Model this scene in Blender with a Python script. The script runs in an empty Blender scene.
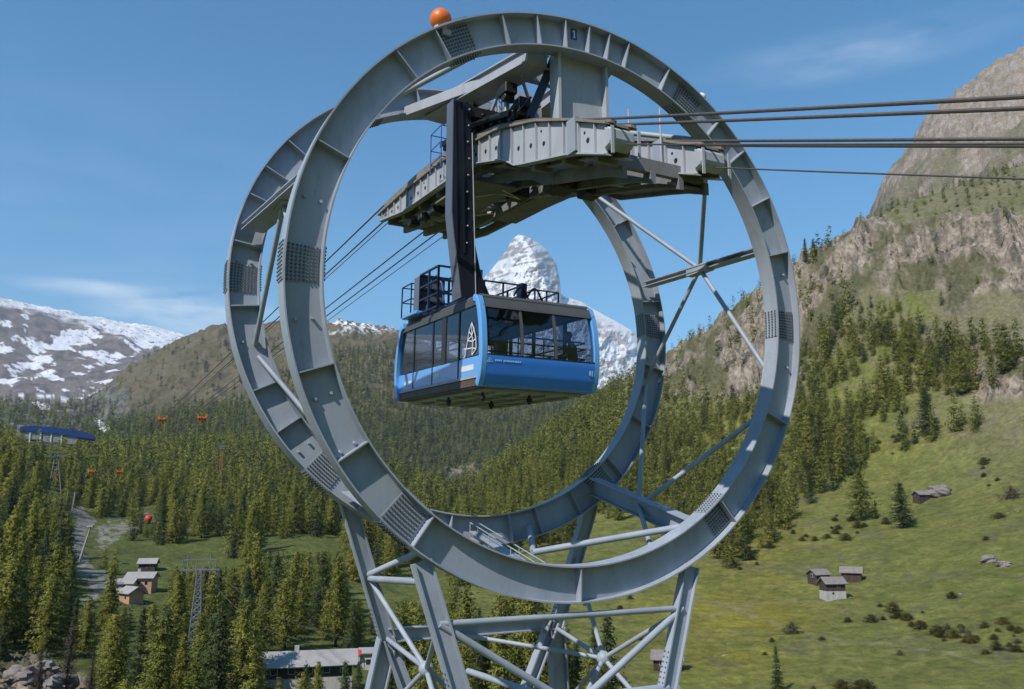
import bpy, math, random
import numpy as np
from mathutils import Vector, Matrix
random.seed(7); rng = np.random.default_rng(11)
R = math.radians; PI = math.pi
scene = bpy.context.scene
COL = scene.collection

# ------------------------------------------------------------------ camera model (camera stands at the world origin)
F = 840.5; PITCH = 0.18675; PSI = 0.47855
OT = Vector((0.17557754, 22.75967154, 5.49338621))      # centre of the pylon's two rings
cp, sp = math.cos(PITCH), math.sin(PITCH)
def project(x, y, z):
    d = y*cp + z*sp; u = -y*sp + z*cp
    d = np.where(d < 1e-3, 1e-3, d)
    return 512 + F*x/d, 344.5 - F*u/d
def ray(px, py):
    w = -(py-344.5)/F
    return np.array([(px-512)/F, cp-w*sp, sp+w*cp])
def azel(px, py):
    d = ray(px, py); h = math.hypot(d[0], d[1])
    return math.atan2(d[0], d[1]), d[2]/h

# ------------------------------------------------------------------ tagging and mesh helpers
def tag(o, label=None, cat=None, group=None, kind=None):
    if label: o['label'] = label
    if cat: o['category'] = cat
    if group: o['group'] = group
    if kind: o['kind'] = kind
    return o
def empty(name, loc=(0,0,0), rz=0.0, parent=None):
    o = bpy.data.objects.new(name, None); COL.objects.link(o)
    o.location = loc; o.rotation_euler = (0, 0, rz); o.empty_display_size = .3
    if parent: o.parent = parent
    return o
def frame_for(d, up=(0,0,1)):
    d = Vector(d).normalized(); up = Vector(up)
    if abs(d.dot(up)) > .98: up = Vector((0,1,0)) if abs(d.y) < .9 else Vector((1,0,0))
    s = d.cross(up).normalized(); u = s.cross(d).normalized()
    return d, s, u
class MB:
    def __init__(s, off=(0,0,0)): s.v = []; s.f = []; s.off = Vector(off); s.cur = 0; s.mi = []
    def use(s, i): s.cur = i; return s
    def add(s, vs, fs):
        n = len(s.v); s.v += [tuple(Vector(p)-s.off) for p in vs]; s.f += [tuple(i+n for i in f) for f in fs]; s.mi += [s.cur]*len(fs); return s
    def box(s, x0, x1, y0, y1, z0, z1):
        vs = [(x,y,z) for x in (x0,x1) for y in (y0,y1) for z in (z0,z1)]
        return s.add(vs, [(0,1,3,2),(4,6,7,5),(0,4,5,1),(2,3,7,6),(0,2,6,4),(1,5,7,3)])
    def beam(s, p, q, w, h, up=(0,0,1)):
        p, q = Vector(p), Vector(q); d, a, u = frame_for(q-p, up)
        vs = []
        for c in (p, q):
            for sa, su in ((-1,-1),(1,-1),(1,1),(-1,1)): vs.append(c + a*(sa*w/2) + u*(su*h/2))
        return s.add(vs, [(3,2,1,0),(4,5,6,7),(0,1,5,4),(1,2,6,5),(2,3,7,6),(3,0,4,7)])
    def ibeam(s, p, q, w, h, t=.03, up=(0,0,1)):
        # web plane contains 'up'; flanges of width w at +-h/2
        p, q = Vector(p), Vector(q); d, a, u = frame_for(q-p, up)
        s.beam(p, q, t, h-2*t, up)
        s.beam(p+u*(h/2-t/2), q+u*(h/2-t/2), w, t, up); s.beam(p-u*(h/2-t/2), q-u*(h/2-t/2), w, t, up)
        return s
    def tube(s, p, q, r, n=10, r2=None):
        return s.path([p, q], [r, r if r2 is None else r2], n)
    def path(s, pts, r, n=8, cap=True):
        pts = [Vector(p) for p in pts]; m = len(pts)
        rr = r if isinstance(r, (list, tuple)) else [r]*m
        vs = []; ref = None
        for i, p in enumerate(pts):
            d = (pts[min(i+1,m-1)]-pts[max(i-1,0)]).normalized()
            if ref is None: _, a, u = frame_for(d)
            else:
                a = (ref - d*ref.dot(d)).normalized(); u = a.cross(d)
            ref = a
            for k in range(n):
                t = 2*PI*k/n; vs.append(p + a*(rr[i]*math.cos(t)) + u*(rr[i]*math.sin(t)))
        fs = [(i*n+k, i*n+(k+1)%n, (i+1)*n+(k+1)%n, (i+1)*n+k) for i in range(m-1) for k in range(n)]
        if cap: fs += [tuple(range(n))[::-1], tuple((m-1)*n+k for k in range(n))]
        return s.add(vs, fs)
    def cyl(s, c, ax, r, L, n=16):
        c, ax = Vector(c), Vector(ax).normalized(); return s.tube(c-ax*L/2, c+ax*L/2, r, n)
    def sphere(s, c, r, nu=14, nv=9, sz=1.0):
        vs = [(c[0], c[1], c[2]+r*sz)]
        for j in range(1, nv):
            a = PI*j/nv
            for i in range(nu): b = 2*PI*i/nu; vs.append((c[0]+r*math.sin(a)*math.cos(b), c[1]+r*math.sin(a)*math.sin(b), c[2]+r*sz*math.cos(a)))
        vs.append((c[0], c[1], c[2]-r*sz)); fs = []
        for i in range(nu): fs.append((0, 1+i, 1+(i+1)%nu)); b = 1+(nv-2)*nu; fs.append((b+(i+1)%nu, b+i, len(vs)-1))
        for j in range(nv-2):
            for i in range(nu): a0 = 1+j*nu+i; a1 = 1+j*nu+(i+1)%nu; fs.append((a0, a0+nu, a1+nu, a1))
        return s.add(vs, fs)
    def prism(s, prof, x0, x1):      # profile of (y,z) points extruded along x
        n = len(prof); vs = [(x0,y,z) for y,z in prof] + [(x1,y,z) for y,z in prof]
        return s.add(vs, [tuple(range(n))[::-1], tuple(range(n,2*n))] + [(i,(i+1)%n,n+(i+1)%n,n+i) for i in range(n)])
    def build(s, name, mat, parent=None, smooth=False, loc=None, bevel=0.0):
        me = bpy.data.meshes.new(name); me.from_pydata(s.v, [], s.f); me.update()
        for m_ in (mat if isinstance(mat, (list, tuple)) else [mat]): me.materials.append(m_)
        if any(s.mi): me.polygons.foreach_set('material_index', s.mi)
        o = bpy.data.objects.new(name, me); COL.objects.link(o)
        if parent: o.parent = parent
        if loc is not None: o.location = loc
        import bmesh
        bm = bmesh.new(); bm.from_mesh(me); bmesh.ops.recalc_face_normals(bm, faces=bm.faces); bm.to_mesh(me); bm.free()
        if smooth:
            for p in me.polygons: p.use_smooth = True
            try: me.set_sharp_from_angle(angle=R(40))
            except Exception: pass
        if bevel:
            b = o.modifiers.new('bevel', 'BEVEL'); b.width = bevel; b.segments = 1; b.limit_method = 'ANGLE'
        return o

# ------------------------------------------------------------------ materials
def newmat(name):
    m = bpy.data.materials.new(name); m.use_nodes = True; nt = m.node_tree
    return m, nt, nt.nodes['Principled BSDF']
def node(nt, t, **kw):
    n = nt.nodes.new(t)
    for k, v in kw.items():
        if k in n.inputs.keys() if isinstance(k, str) else False: n.inputs[k].default_value = v
        else: setattr(n, k, v)
    return n
def painted(name, col, rough=.5, metal=0.0, var=.12, scale=3.0, streak=True, dirt=(.16,.12,.09), dirt_amt=.25, coat=0.0, bump=.0):
    m, nt, b = newmat(name); L = nt.links
    tc = node(nt, 'ShaderNodeTexCoord'); mp = node(nt, 'ShaderNodeMapping'); mp.inputs['Scale'].default_value = (1,1,.35 if streak else 1)
    L.new(tc.outputs['Object'], mp.inputs['Vector'])
    n1 = node(nt, 'ShaderNodeTexNoise'); n1.inputs['Scale'].default_value = scale; n1.inputs['Detail'].default_value = 8; n1.inputs['Roughness'].default_value = .65
    L.new(mp.outputs[0], n1.inputs['Vector'])
    r1 = node(nt, 'ShaderNodeMapRange'); r1.inputs[1].default_value = .3; r1.inputs[2].default_value = .7; r1.inputs[3].default_value = 1-var; r1.inputs[4].default_value = 1+var
    L.new(n1.outputs['Fac'], r1.inputs[0])
    mul = node(nt, 'ShaderNodeMix', data_type='RGBA', blend_type='MULTIPLY'); mul.inputs[0].default_value = 1; mul.inputs[6].default_value = (*col, 1)
    L.new(r1.outputs[0], mul.inputs[7])
    n2 = node(nt, 'ShaderNodeTexNoise'); n2.inputs['Scale'].default_value = scale*2.7; n2.inputs['Detail'].default_value = 10; n2.inputs['Roughness'].default_value = .7
    L.new(mp.outputs[0], n2.inputs['Vector'])
    r2 = node(nt, 'ShaderNodeMapRange'); r2.inputs[1].default_value = .56; r2.inputs[2].default_value = .8; r2.inputs[3].default_value = 0; r2.inputs[4].default_value = dirt_amt
    L.new(n2.outputs['Fac'], r2.inputs[0])
    mx = node(nt, 'ShaderNodeMix', data_type='RGBA'); mx.inputs[7].default_value = (*dirt, 1)
    L.new(r2.outputs[0], mx.inputs[0]); L.new(mul.outputs[2], mx.inputs[6]); L.new(mx.outputs[2], b.inputs['Base Color'])
    r3 = node(nt, 'ShaderNodeMapRange'); r3.inputs[3].default_value = max(0.05, rough-.1); r3.inputs[4].default_value = min(1, rough+.15)
    L.new(n2.outputs['Fac'], r3.inputs[0]); L.new(r3.outputs[0], b.inputs['Roughness'])
    b.inputs['Metallic'].default_value = metal; b.inputs['Coat Weight'].default_value = coat
    if bump:
        bp = node(nt, 'ShaderNodeBump'); bp.inputs['Strength'].default_value = .4; bp.inputs['Distance'].default_value = bump
        L.new(n2.outputs['Fac'], bp.inputs['Height']); L.new(bp.outputs[0], b.inputs['Normal'])
    return m
M = {}
M['steel']  = painted('painted_steel', (.325,.362,.418), .5, 0, .16, 1.3, dirt_amt=.55)
M['steel2'] = painted('galvanised_steel', (.40,.42,.45), .55, .0, .14, 2.0, dirt_amt=.3)
M['bolt']   = painted('bolt_steel', (.12,.13,.14), .6, .2, .2, 6)
M['saddle'] = painted('saddle_steel', (.39,.405,.44), .55, 0, .14, 1.6, dirt_amt=.35, dirt=(.2,.14,.09))
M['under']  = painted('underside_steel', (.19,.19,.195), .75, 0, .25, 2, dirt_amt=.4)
M['rust']   = painted('weathered_track', (.22,.19,.165), .7, 0, .25, 4, dirt_amt=.5)
M['black']  = painted('black_hanger_paint', (.010,.012,.024), .38, 0, .2, 3, dirt_amt=.08)
M['hangerside'] = painted('grey_hanger_side', (.12,.14,.175), .4, 0, .08, 2, dirt_amt=.05)
M['machine'] = painted('greasy_machinery', (.03,.03,.032), .5, .3, .4, 8, dirt_amt=.4)
M['blue']   = painted('blue_cabin_paint', (.035,.235,.78), .28, 0, .05, 1.5, dirt_amt=.04, coat=.4)
M['lblue']  = painted('light_blue_cabin_paint', (.13,.38,.78), .3, 0, .05, 1.5, dirt_amt=.05, coat=.4)
M['bluerail'] = painted('blue_rail_paint', (.03,.10,.34), .45, 0, .1, 4, dirt_amt=.1)
M['navy']   = painted('navy_rail_paint', (.012,.022,.06), .45, 0, .1, 4, dirt_amt=.1)
M['roofg']  = painted('dark_grey_roof', (.075,.08,.088), .55, 0, .12, 2, dirt_amt=.2)
M['brown']  = painted('brown_sill', (.11,.075,.06), .6, 0, .2, 4, dirt_amt=.3)
M['belly']  = painted('cabin_belly', (.33,.36,.31), .35, .3, .15, 2, dirt_amt=.3)
M['rubber'] = painted('black_rubber', (.012,.012,.014), .6, 0, .1, 6)
M['dark']   = painted('interior_dark', (.03,.032,.036), .6, 0, .1, 6)
M['seatg']  = painted('interior_grey', (.25,.26,.28), .6, 0, .1, 6)
M['white']  = painted('white_marking', (.72,.74,.76), .5, 0, .03, 6, dirt_amt=.02)
M['palemark'] = painted('pale_marking', (.35,.55,.80), .5, 0, .03, 6, dirt_amt=.02)
M['signblue'] = painted('sign_blue', (.02,.05,.28), .4, 0, .03, 6)
M['orange'] = painted('orange_shell', (.80,.17,.025), .4, 0, .06, 5, dirt_amt=.12)
M['red']    = painted('red_shell', (.62,.035,.02), .45, 0, .1, 3, dirt_amt=.1)
M['rope']   = painted('steel_rope', (.11,.095,.09), .55, .4, .2, 12)
M['skin']   = painted('skin', (.45,.27,.19), .6, 0, .05, 8)
M['jacket'] = painted('dark_jacket', (.045,.042,.045), .85, 0, .15, 20)
M['wood']   = painted('dark_larch_boards', (.055,.038,.031), .85, 0, .35, 1.6, dirt_amt=.4, dirt=(.12,.1,.09))
M['stone']  = painted('whitewashed_stone', (.42,.40,.37), .9, 0, .2, 1.5, dirt_amt=.4)
M['slate']  = painted('stone_slab_roof', (.22,.19,.175), .9, 0, .25, 1.2, dirt_amt=.3)
M['sheet']  = painted('pale_sheet_roof', (.33,.31,.295), .7, 0, .12, .6, dirt_amt=.25)
M['pinkwall'] = painted('ochre_plaster', (.46,.27,.17), .9, 0, .15, 1, dirt_amt=.2)
M['window'] = painted('dark_window', (.02,.022,.028), .15, 0, .05, 6, dirt_amt=0)
M['mast'] = painted('aged_mast_steel', (.16,.17,.18), .7, 0, .2, 2, dirt_amt=.4)
M['timberpole'] = painted('orange_brown_mast', (.30,.15,.06), .8, 0, .2, 1, dirt_amt=.3)
M['stationblue'] = painted('station_blue', (.012,.055,.22), .5, 0, .2, .15, dirt_amt=.2)
M['concrete'] = painted('concrete', (.33,.32,.31), .9, 0, .15, .4, dirt_amt=.3)
M['carwhite'] = painted('pale_car_paint', (.55,.56,.58), .3, 0, .03, 3, dirt_amt=.05)
def glass_mat():
    m = bpy.data.materials.new('tinted_cabin_glass'); m.use_nodes = True; nt = m.node_tree; nt.nodes.clear(); L = nt.links
    out = node(nt, 'ShaderNodeOutputMaterial'); tr = node(nt, 'ShaderNodeBsdfTransparent'); tr.inputs[0].default_value = (.66,.71,.78,1)
    gl = node(nt, 'ShaderNodeBsdfGlossy'); gl.inputs['Roughness'].default_value = .02; gl.inputs[0].default_value = (.8,.9,1,1)
    fr = node(nt, 'ShaderNodeFresnel'); fr.inputs[0].default_value = 1.75
    mx = node(nt, 'ShaderNodeMixShader'); gb = node(nt, 'ShaderNodeNewGeometry'); iv = node(nt, 'ShaderNodeMath', operation='SUBTRACT'); iv.inputs[0].default_value = 1; L.new(gb.outputs['Backfacing'], iv.inputs[1]); mf = node(nt, 'ShaderNodeMath', operation='MULTIPLY'); L.new(fr.outputs[0], mf.inputs[0]); L.new(iv.outputs[0], mf.inputs[1]); L.new(mf.outputs[0], mx.inputs[0]); L.new(tr.outputs[0], mx.inputs[1]); L.new(gl.outputs[0], mx.inputs[2]); L.new(mx.outputs[0], out.inputs[0])
    return m
M['glass'] = glass_mat()

# ------------------------------------------------------------------ noise
def vnoise(x, y, seed=0):
    xi = np.floor(x).astype(np.int64); yi = np.floor(y).astype(np.int64); xf = x-xi; yf = y-yi
    def h(a, b):
        n = (a*374761393 + b*668265263 + seed*974711) & 0xffffffff
        n = ((n ^ (n >> 13))*1274126177) & 0xffffffff
        return ((n ^ (n >> 16)) & 0xffff)/65535.0
    u = xf*xf*xf*(xf*(xf*6-15)+10); v = yf*yf*yf*(yf*(yf*6-15)+10)
    return (h(xi,yi)*(1-u)+h(xi+1,yi)*u)*(1-v) + (h(xi,yi+1)*(1-u)+h(xi+1,yi+1)*u)*v
def fbm(x, y, oct=5, seed=0, gain=.5):
    s = 0; a = 1; t = 0
    c, sn = math.cos(.6), math.sin(.6)
    for i in range(oct):
        s = s + a*(vnoise(x, y, seed+i)*2-1); t += a; a *= gain
        x, y = (x*c-y*sn)*2.03+17.1, (x*sn+y*c)*2.03-9.7
    return s/t
def ridged(x, y, oct=5, seed=0):
    s = 0; a = 1; t = 0; c, sn = math.cos(.7), math.sin(.7)
    for i in range(oct):
        n = 1-np.abs(vnoise(x, y, seed+i)*2-1); s = s + a*n*n; t += a; a *= .5
        x, y = (x*c-y*sn)*2.1+11.3, (x*sn+y*c)*2.1+5.1
    return s/t
def sstep(a, b, x):
    t = np.clip((x-a)/(b-a), 0, 1); return t*t*(3-2*t)
def inpoly(px, py, poly):
    r = np.zeros(px.shape, bool); n = len(poly)
    for i in range(n):
        x1, y1 = poly[i]; x2, y2 = poly[(i+1) % n]
        c = ((y1 > py) != (y2 > py)) & (px < (x2-x1)*(py-y1)/((y2-y1) if y2 != y1 else 1e-9)+x1)
        r ^= c
    return r

# ------------------------------------------------------------------ terrain: crest and valley lines, (px, py, distance)
LINES = [
 [(-300,760,45),(512,800,45),(1300,760,45)],
 [(-300,722,140),(0,716,138),(200,712,140),(400,716,150),(600,720,160),(800,706,170),(1024,700,175),(1300,690,180)],
 [(-300,640,195),(0,650,185),(100,645,195),(200,640,205),(300,640,215),(400,640,225),(500,640,225),(700,645,220),(900,640,225),(1024,632,225),(1300,600,230)],
 [(-300,560,290),(0,568,280),(100,572,300),(200,560,330),(300,550,350),(400,560,360),(500,565,340),(600,570,320),(700,570,320),(800,575,310),(900,565,315),(1024,545,320),(1300,500,330)],
 [(-300,500,450),(0,500,420),(100,515,480),(200,510,500),(300,505,520),(400,520,540),(460,528,520),(500,520,500),(600,505,490),(700,505,460),(800,500,440),(900,492,440),(1024,470,430),(1300,420,430)],
 [(-300,450,650),(0,452,640),(100,470,700),(200,468,720),(300,470,720),(400,493,720),(460,505,650),(500,485,640),(600,445,640),(700,430,600),(800,410,560),(900,395,540),(1024,370,520),(1300,320,520)],
 [(-300,420,860),(0,441,860),(30,440,860),(90,452,960),(200,448,980),(300,452,960),(400,482,900),(455,496,850),(500,470,850),(550,436,850),(600,402,850),(635,374,830),(700,337,780),(760,292,740),(800,262,720),(860,226,730),(900,204,760),(960,184,800),(1024,164,830),(1300,110,850)],
 [(-300,450,1050),(0,452,1050),(100,456,1150),(200,450,1150),(300,455,1150),(400,486,1150),(455,500,1150),(500,490,1200),(600,450,1200),(700,400,1150),(800,330,1050),(900,262,1050),(1024,215,1050),(1300,170,1050)],
 [(-300,418,1800),(0,420,1800),(60,425,1800),(110,428,1800),(200,412,1800),(300,400,1800),(400,410,1800),(500,425,1800),(600,420,1800),(700,420,1700),(800,350,1500),(900,235,1350),(1024,150,1300),(1300,80,1300)],
 [(-300,400,2500),(0,402,2500),(60,408,2500),(98,396,2500),(130,368,2550),(180,342,2600),(215,327,2700),(240,325,2750),(300,322,2750),(340,320,2750),(395,330,2700),(430,348,2650),(470,368,2600),(500,378,2600),(550,388,2500),(600,398,2400),(700,400,2200),(800,340,2000),(850,262,1900),(872,212,1850),(886,178,1800),(905,155,1800),(930,114,1780),(958,93,1760),(985,74,1750),(1024,47,1750),(1100,10,1750),(1300,-60,1750)],
 [(-300,425,3400),(0,425,3400),(100,415,3500),(200,380,3500),(300,370,3500),(400,380,3500),(600,420,3500),(800,400,3500),(1300,300,3500)],
 [(-300,350,5500),(0,360,5500),(60,362,5500),(130,362,5500),(200,362,5600),(300,365,5600),(400,370,5600),(600,420,5500),(800,430,5500),(1300,400,5500)],
 [(-300,262,7400),(-100,280,7400),(0,299,7400),(60,310,7500),(130,323,7600),(190,337,7600),(240,348,7600),(290,352,7600),(330,330,7600),(365,334,7600),(400,338,7600),(450,385,7600),(600,420,7500),(660,420,7500),(800,440,7500),(1300,430,7500)],
 [(-300,420,9600),(300,430,9600),(1300,440,9600)],
 [(-300,500,11500),(300,500,11500),(1300,500,11500)],
 [(-300,502.5,14000),(300,502.5,14000),(1300,502.5,14000)],
]
azs = np.concatenate([np.linspace(-PI, -R(44), 40, endpoint=False), np.linspace(-R(44), R(44), 1000), np.linspace(R(44), PI, 40)[1:]])
segs = [(20,140,36),(140,300,210),(300,1000,430),(1000,1300,40),(1300,2900,190),(2900,4500,24),(4500,7700,120),(7700,14000,20)]
rs = np.concatenate([np.exp(np.linspace(math.log(a), math.log(b), n, endpoint=False)) for a, b, n in segs] + [[14000.]])
NA, NR = len(azs), len(rs)
KT = np.zeros((len(LINES), NA)); KR = np.zeros_like(KT)
for k, ln in enumerate(LINES):
    a = []; t = []; r = []
    for px, py, rr in ln:
        z, e = azel(px, py); a.append(z); t.append(e); r.append(math.log(rr))
    back = .5*(t[0]+t[-1])*.6
    a = [-PI]+a+[PI]; t = [back]+t+[back]; rb = .5*(r[0]+r[-1]); r = [rb]+r+[rb]
    KT[k] = np.interp(azs, a, t); KR[k] = np.interp(azs, a, r)
def smooth_cols(A, s):
    ker = np.exp(-.5*(np.arange(-3*s, 3*s+1)/s)**2); ker /= ker.sum()
    return np.stack([np.convolve(np.pad(row, 3*s, mode='edge'), ker, mode='valid') for row in A])
KT[0] = -32/45.0
KT[:9] = smooth_cols(KT[:9], 9); KR[:9] = smooth_cols(KR[:9], 9); KT[9:] = smooth_cols(KT[9:], 3)
lr = np.log(rs); T = np.zeros((NR, NA))
K = len(LINES)
h = np.diff(KR, axis=0); dl = np.diff(KT, axis=0)/h
m = np.zeros_like(KT)
same = dl[:-1]*dl[1:] > 0
w1 = 2*h[1:]+h[:-1]; w2 = h[1:]+2*h[:-1]
with np.errstate(all='ignore'):
    hm = (w1+w2)/(w1/dl[:-1]+w2/dl[1:])
m[1:-1] = np.where(same, hm, 0); m[0] = dl[0]; m[-1] = dl[-1]
cidx = np.arange(NA)
for i in range(NR):
    x = np.full(NA, lr[i]); x = np.maximum(x, KR[0]); x = np.minimum(x, KR[-1]-1e-6)
    k = np.clip((KR <= x).sum(0)-1, 0, K-2)
    x0 = KR[k, cidx]; hh = h[k, cidx]; t = (x-x0)/hh
    y0 = KT[k, cidx]; y1 = KT[k+1, cidx]; m0 = m[k, cidx]*hh; m1 = m[k+1, cidx]*hh
    T[i] = (2*t**3-3*t**2+1)*y0 + (t**3-2*t**2+t)*m0 + (-2*t**3+3*t**2)*y1 + (t**3-t**2)*m1
RR, AA = np.meshgrid(rs, azs, indexing='ij')
Z = RR*T
Z[rs < 45] = Z[np.argmax(rs >= 45)]
# natural ground under the pylon and the drone
XX = RR*np.sin(AA); YY = RR*np.cos(AA)
PX, PY = project(XX, YY, Z)
LOGR = np.log(RR)
wob = 10*fbm(AA*60, LOGR*9, 4, 3); wob2 = 10*fbm(AA*60, LOGR*9, 4, 31)
QX, QY = PX+wob, PY+wob2
front = np.abs(AA) < R(43)
near = (RR < np.exp(KR[7])[None, :]) & front
farslope = (~near) & (RR < np.exp(KR[10])[None, :]) & front
snowy = (RR >= np.exp(KR[10])[None, :]) & (RR < 10500)
ROCKP = [(628,392),(700,335),(765,287),(800,256),(850,226),(880,218),(935,222),(985,215),(1030,218),(1060,250),(1060,300),(990,292),(950,318),(935,285),(900,292),(860,288),(830,330),(800,362),(770,395),(720,400),(680,398)]
ROCKP2 = [(968,372),(1000,362),(1045,355),(1045,392),(1000,400),(975,392)]
GULLY = [(440,470),(470,462),(490,478),(470,500),(450,505)]
LROCK = [(-30,664),(30,655),(70,668),(95,690),(110,730),(-60,730)]
GRAVEL = [(72,500),(84,500),(90,520),(80,550),(86,568),(110,578),(106,590),(86,604),(74,600),(94,585),(70,574),(64,548),(74,520)]
YARD = [(96,524),(126,518),(172,514),(200,520),(196,526),(150,526),(124,536),(112,552),(92,552)]
rock = np.zeros_like(Z)
def soft(poly, sel, amt=1.0):
    rock[sel & inpoly(QX, QY, poly)] = amt
soft(ROCKP, near); soft(ROCKP2, near); soft(LROCK, near & (RR < 260)); soft(GULLY, near | farslope, .8)
gravel = near & (inpoly(QX, QY, GRAVEL) | (inpoly(QX, QY, YARD) & (fbm(AA*200, LOGR*120, 3, 8) > -.15)))
RGFAR = ridged(AA*55, LOGR*26, 6, 5); RGN = ridged(AA*26, LOGR*30, 7, 9); FB = fbm(AA*40, LOGR*40, 6, 21)
peak = farslope & (PX > 820)
leftrock = farslope & (PX < 128) & (PY > 385)
rs_ = smooth_cols(rock, 3)
dZ = np.zeros_like(Z)
dZ += np.where(near, RR*.0028*FB, 0)
dZ += np.where(near, rs_*RR*.026*(RGN-.45), 0)
dZ += np.where(near, rs_*RR*.008*fbm(AA*160, LOGR*120, 4, 77), 0)
dZ += np.where(farslope, RR*(.010*(RGFAR-.4)+.004*FB), 0)
dZ += np.where(peak, RR*.008*fbm(AA*120+LOGR*50, LOGR*70, 5, 13), 0)
dZ += np.where(snowy, RR*(.0055*(fbm(AA*38, LOGR*20, 4, 5))+.0006*FB), 0)
fade = sstep(120, 170, RR)
Z = Z + dZ*fade
Z += np.where(RR < 170, .5*fbm(XX*.05, YY*.05, 4, 2), 0)
Z[rs > 11000] = np.minimum(Z[rs > 11000], 0)
def ground_z(x, y):
    r = np.hypot(x, y); a = np.arctan2(x, y)
    ri = np.clip(np.interp(np.log(np.maximum(r, 20)), lr, np.arange(NR)), 0, NR-1.001); ai = np.clip(np.interp(a, azs, np.arange(NA)), 0, NA-1.001)
    i = ri.astype(int) if hasattr(ri, 'astype') else int(ri); j = ai.astype(int) if hasattr(ai, 'astype') else int(ai)
    fi = ri-i; fj = ai-j
    return (Z[i,j]*(1-fi)*(1-fj)+Z[i+1,j]*fi*(1-fj)+Z[i,j+1]*(1-fi)*fj+Z[i+1,j+1]*fi*fj)
def hit(px, py, r0=100, r1=9000):
    d = ray(px, py); hh = math.hypot(d[0], d[1]); d = d/hh
    t = np.exp(np.linspace(math.log(r0), math.log(r1), 4000))
    zz = ground_z(d[0]*t, d[1]*t); k = np.argmax(zz > d[2]*t)
    return (d[0]*t[k], d[1]*t[k], float(zz[k])), t[k]

# surface cover
def lerp(a, b, t): return a*(1-t[..., None]) + np.array(b)*t[..., None]
n1 = fbm(AA*90, LOGR*60, 5, 41); n2 = fbm(AA*300, LOGR*200, 4, 51); n3 = fbm(AA*30, LOGR*22, 4, 61)
C = np.zeros(Z.shape+(3,)) + np.array((.124,.134,.033))
C = lerp(C, (.160,.158,.044), sstep(-.3, .4, n1)); C = lerp(C, (.085,.084,.034), sstep(.1, .6, n3)*.7)
yel = near*np.exp(-((PX-735)/75)**2-((PY-600)/60)**2)
C = lerp(C, (.22,.185,.025), np.clip(yel*1.0*sstep(-.5, .5, fbm(XX*.02, YY*.02, 4, 19)+.3*n1)*1.3, 0, .75))
dry = near*sstep(880, 1010, PX)*sstep(520, 380, PY)
C = lerp(C, (.17,.155,.085), np.clip(dry*.8+near*(PX > 700)*sstep(.15, .6, n3)*.35, 0, 1))
floor_ = near*((PX < 470)*(PY > 430))*1.0
C = lerp(C, (.060,.082,.022), floor_*.5)
# green shrub belt under the brown peak
C = np.where((farslope)[..., None], np.array((.125,.102,.060)), C)
C = lerp(C, (.080,.078,.036), farslope*sstep(-.3, .4, n1)*.6)
C = lerp(C, (.16,.135,.105), farslope*sstep(.0, .5, n3+.4*n2)*.45)
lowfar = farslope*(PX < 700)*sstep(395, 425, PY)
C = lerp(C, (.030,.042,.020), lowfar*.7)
band = ((LOGR*34+AA*14+n3*1.2) % 1.0)
C = np.where(peak[..., None], np.array((.25,.20,.155)), C)
C = lerp(C, (.34,.30,.27), peak*sstep(.1, .5, n2+.5*np.sin(band*6.28))*.6)
C = lerp(C, (.125,.12,.06), peak*sstep(.0, .5, n3+.010*(PY-140))*.7)
C = lerp(C, (.115,.115,.052), near*(PX > 840)*sstep(228, 215, PY)*.75); C = lerp(C, (.16,.145,.085), near*(PX > 640)*sstep(430, 330, PY)*sstep(-.6, .2, n3+n1)*.85)
C = lerp(C, (.17,.16,.155), leftrock*sstep(-.4, .2, n2+n1))
C = lerp(C, (.05,.062,.05), leftrock*sstep(.0, .3, n1)*.75)
rk = lerp(np.zeros_like(C)+np.array((.205,.165,.125)), (.325,.27,.21), sstep(-.3, .4, n2)); rk = lerp(rk, (.085,.078,.06), sstep(.1, .45, n1)*.75)
C = C*(1-rs_[..., None]) + rk*rs_[..., None]
mossy = rs_*sstep(.0, .3, n3)*near*.85
C = lerp(C, (.085,.085,.035), mossy)
C = C*(1+.22*near*fbm(AA*650, LOGR*420, 4, 88))[..., None]
path_ = near*np.exp(-((PY-(618+.22*(PX-760)+6*np.sin(PX/40)))/1.3)**2)*(PX > 690)*(PX < 1000) + near*np.exp(-((PY-(602-.10*(PX-830)+5*np.sin(PX/33)))/1.1)**2)*(PX > 700)*(PX < 840)
C = lerp(C, (.21,.185,.12), np.clip(path_*.55, 0, 1))
C[gravel] = C[gravel]*.25 + (np.array((.24,.22,.20))*.75)
sm = np.array((.16,.13,.115)) + np.zeros_like(C)
sm = lerp(sm, (.20,.165,.14), sstep(-.1, .5, n2)); sm = lerp(sm, (.06,.055,.055), sstep(0, .5, n1)*.6)
# snow lies above a slanting line and in streaks under it
lineY = np.interp(PX, [-100,0,60,120,165,200], [280,300,316,336,350,366])
streak = fbm(AA*70+LOGR*14, LOGR*30, 5, 91)
snow = sstep(6, -4, PY-lineY+8*n1) + sstep(.20, .25, streak+.12*RGFAR)*(PY < 412)
snow = np.clip(snow, 0, 1)*sstep(.50, .36, n2)
sm = lerp(sm, (.68,.68,.70), snow)
C = np.where(snowy[..., None], sm, C)
fs_sn = farslope*(PX < 420)*(PX > 325)*sstep(336, 326, PY)*sstep(.0, .15, n1+n2)
C = lerp(C, (.8,.8,.82), np.clip(fs_sn, 0, 1))
fs_sn2 = farslope*((np.hypot((PX-28)/22, (PY-402-.35*(PX-28))/4) < 1) | (np.hypot((PX-102)/7, (PY-427-.5*(PX-102))/3) < 1))
C = lerp(C, (.75,.75,.77), fs_sn2*1.0)

me = bpy.data.meshes.new('ground'); V = np.stack([XX, YY, Z], -1).reshape(-1, 3).astype(np.float32)
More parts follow.
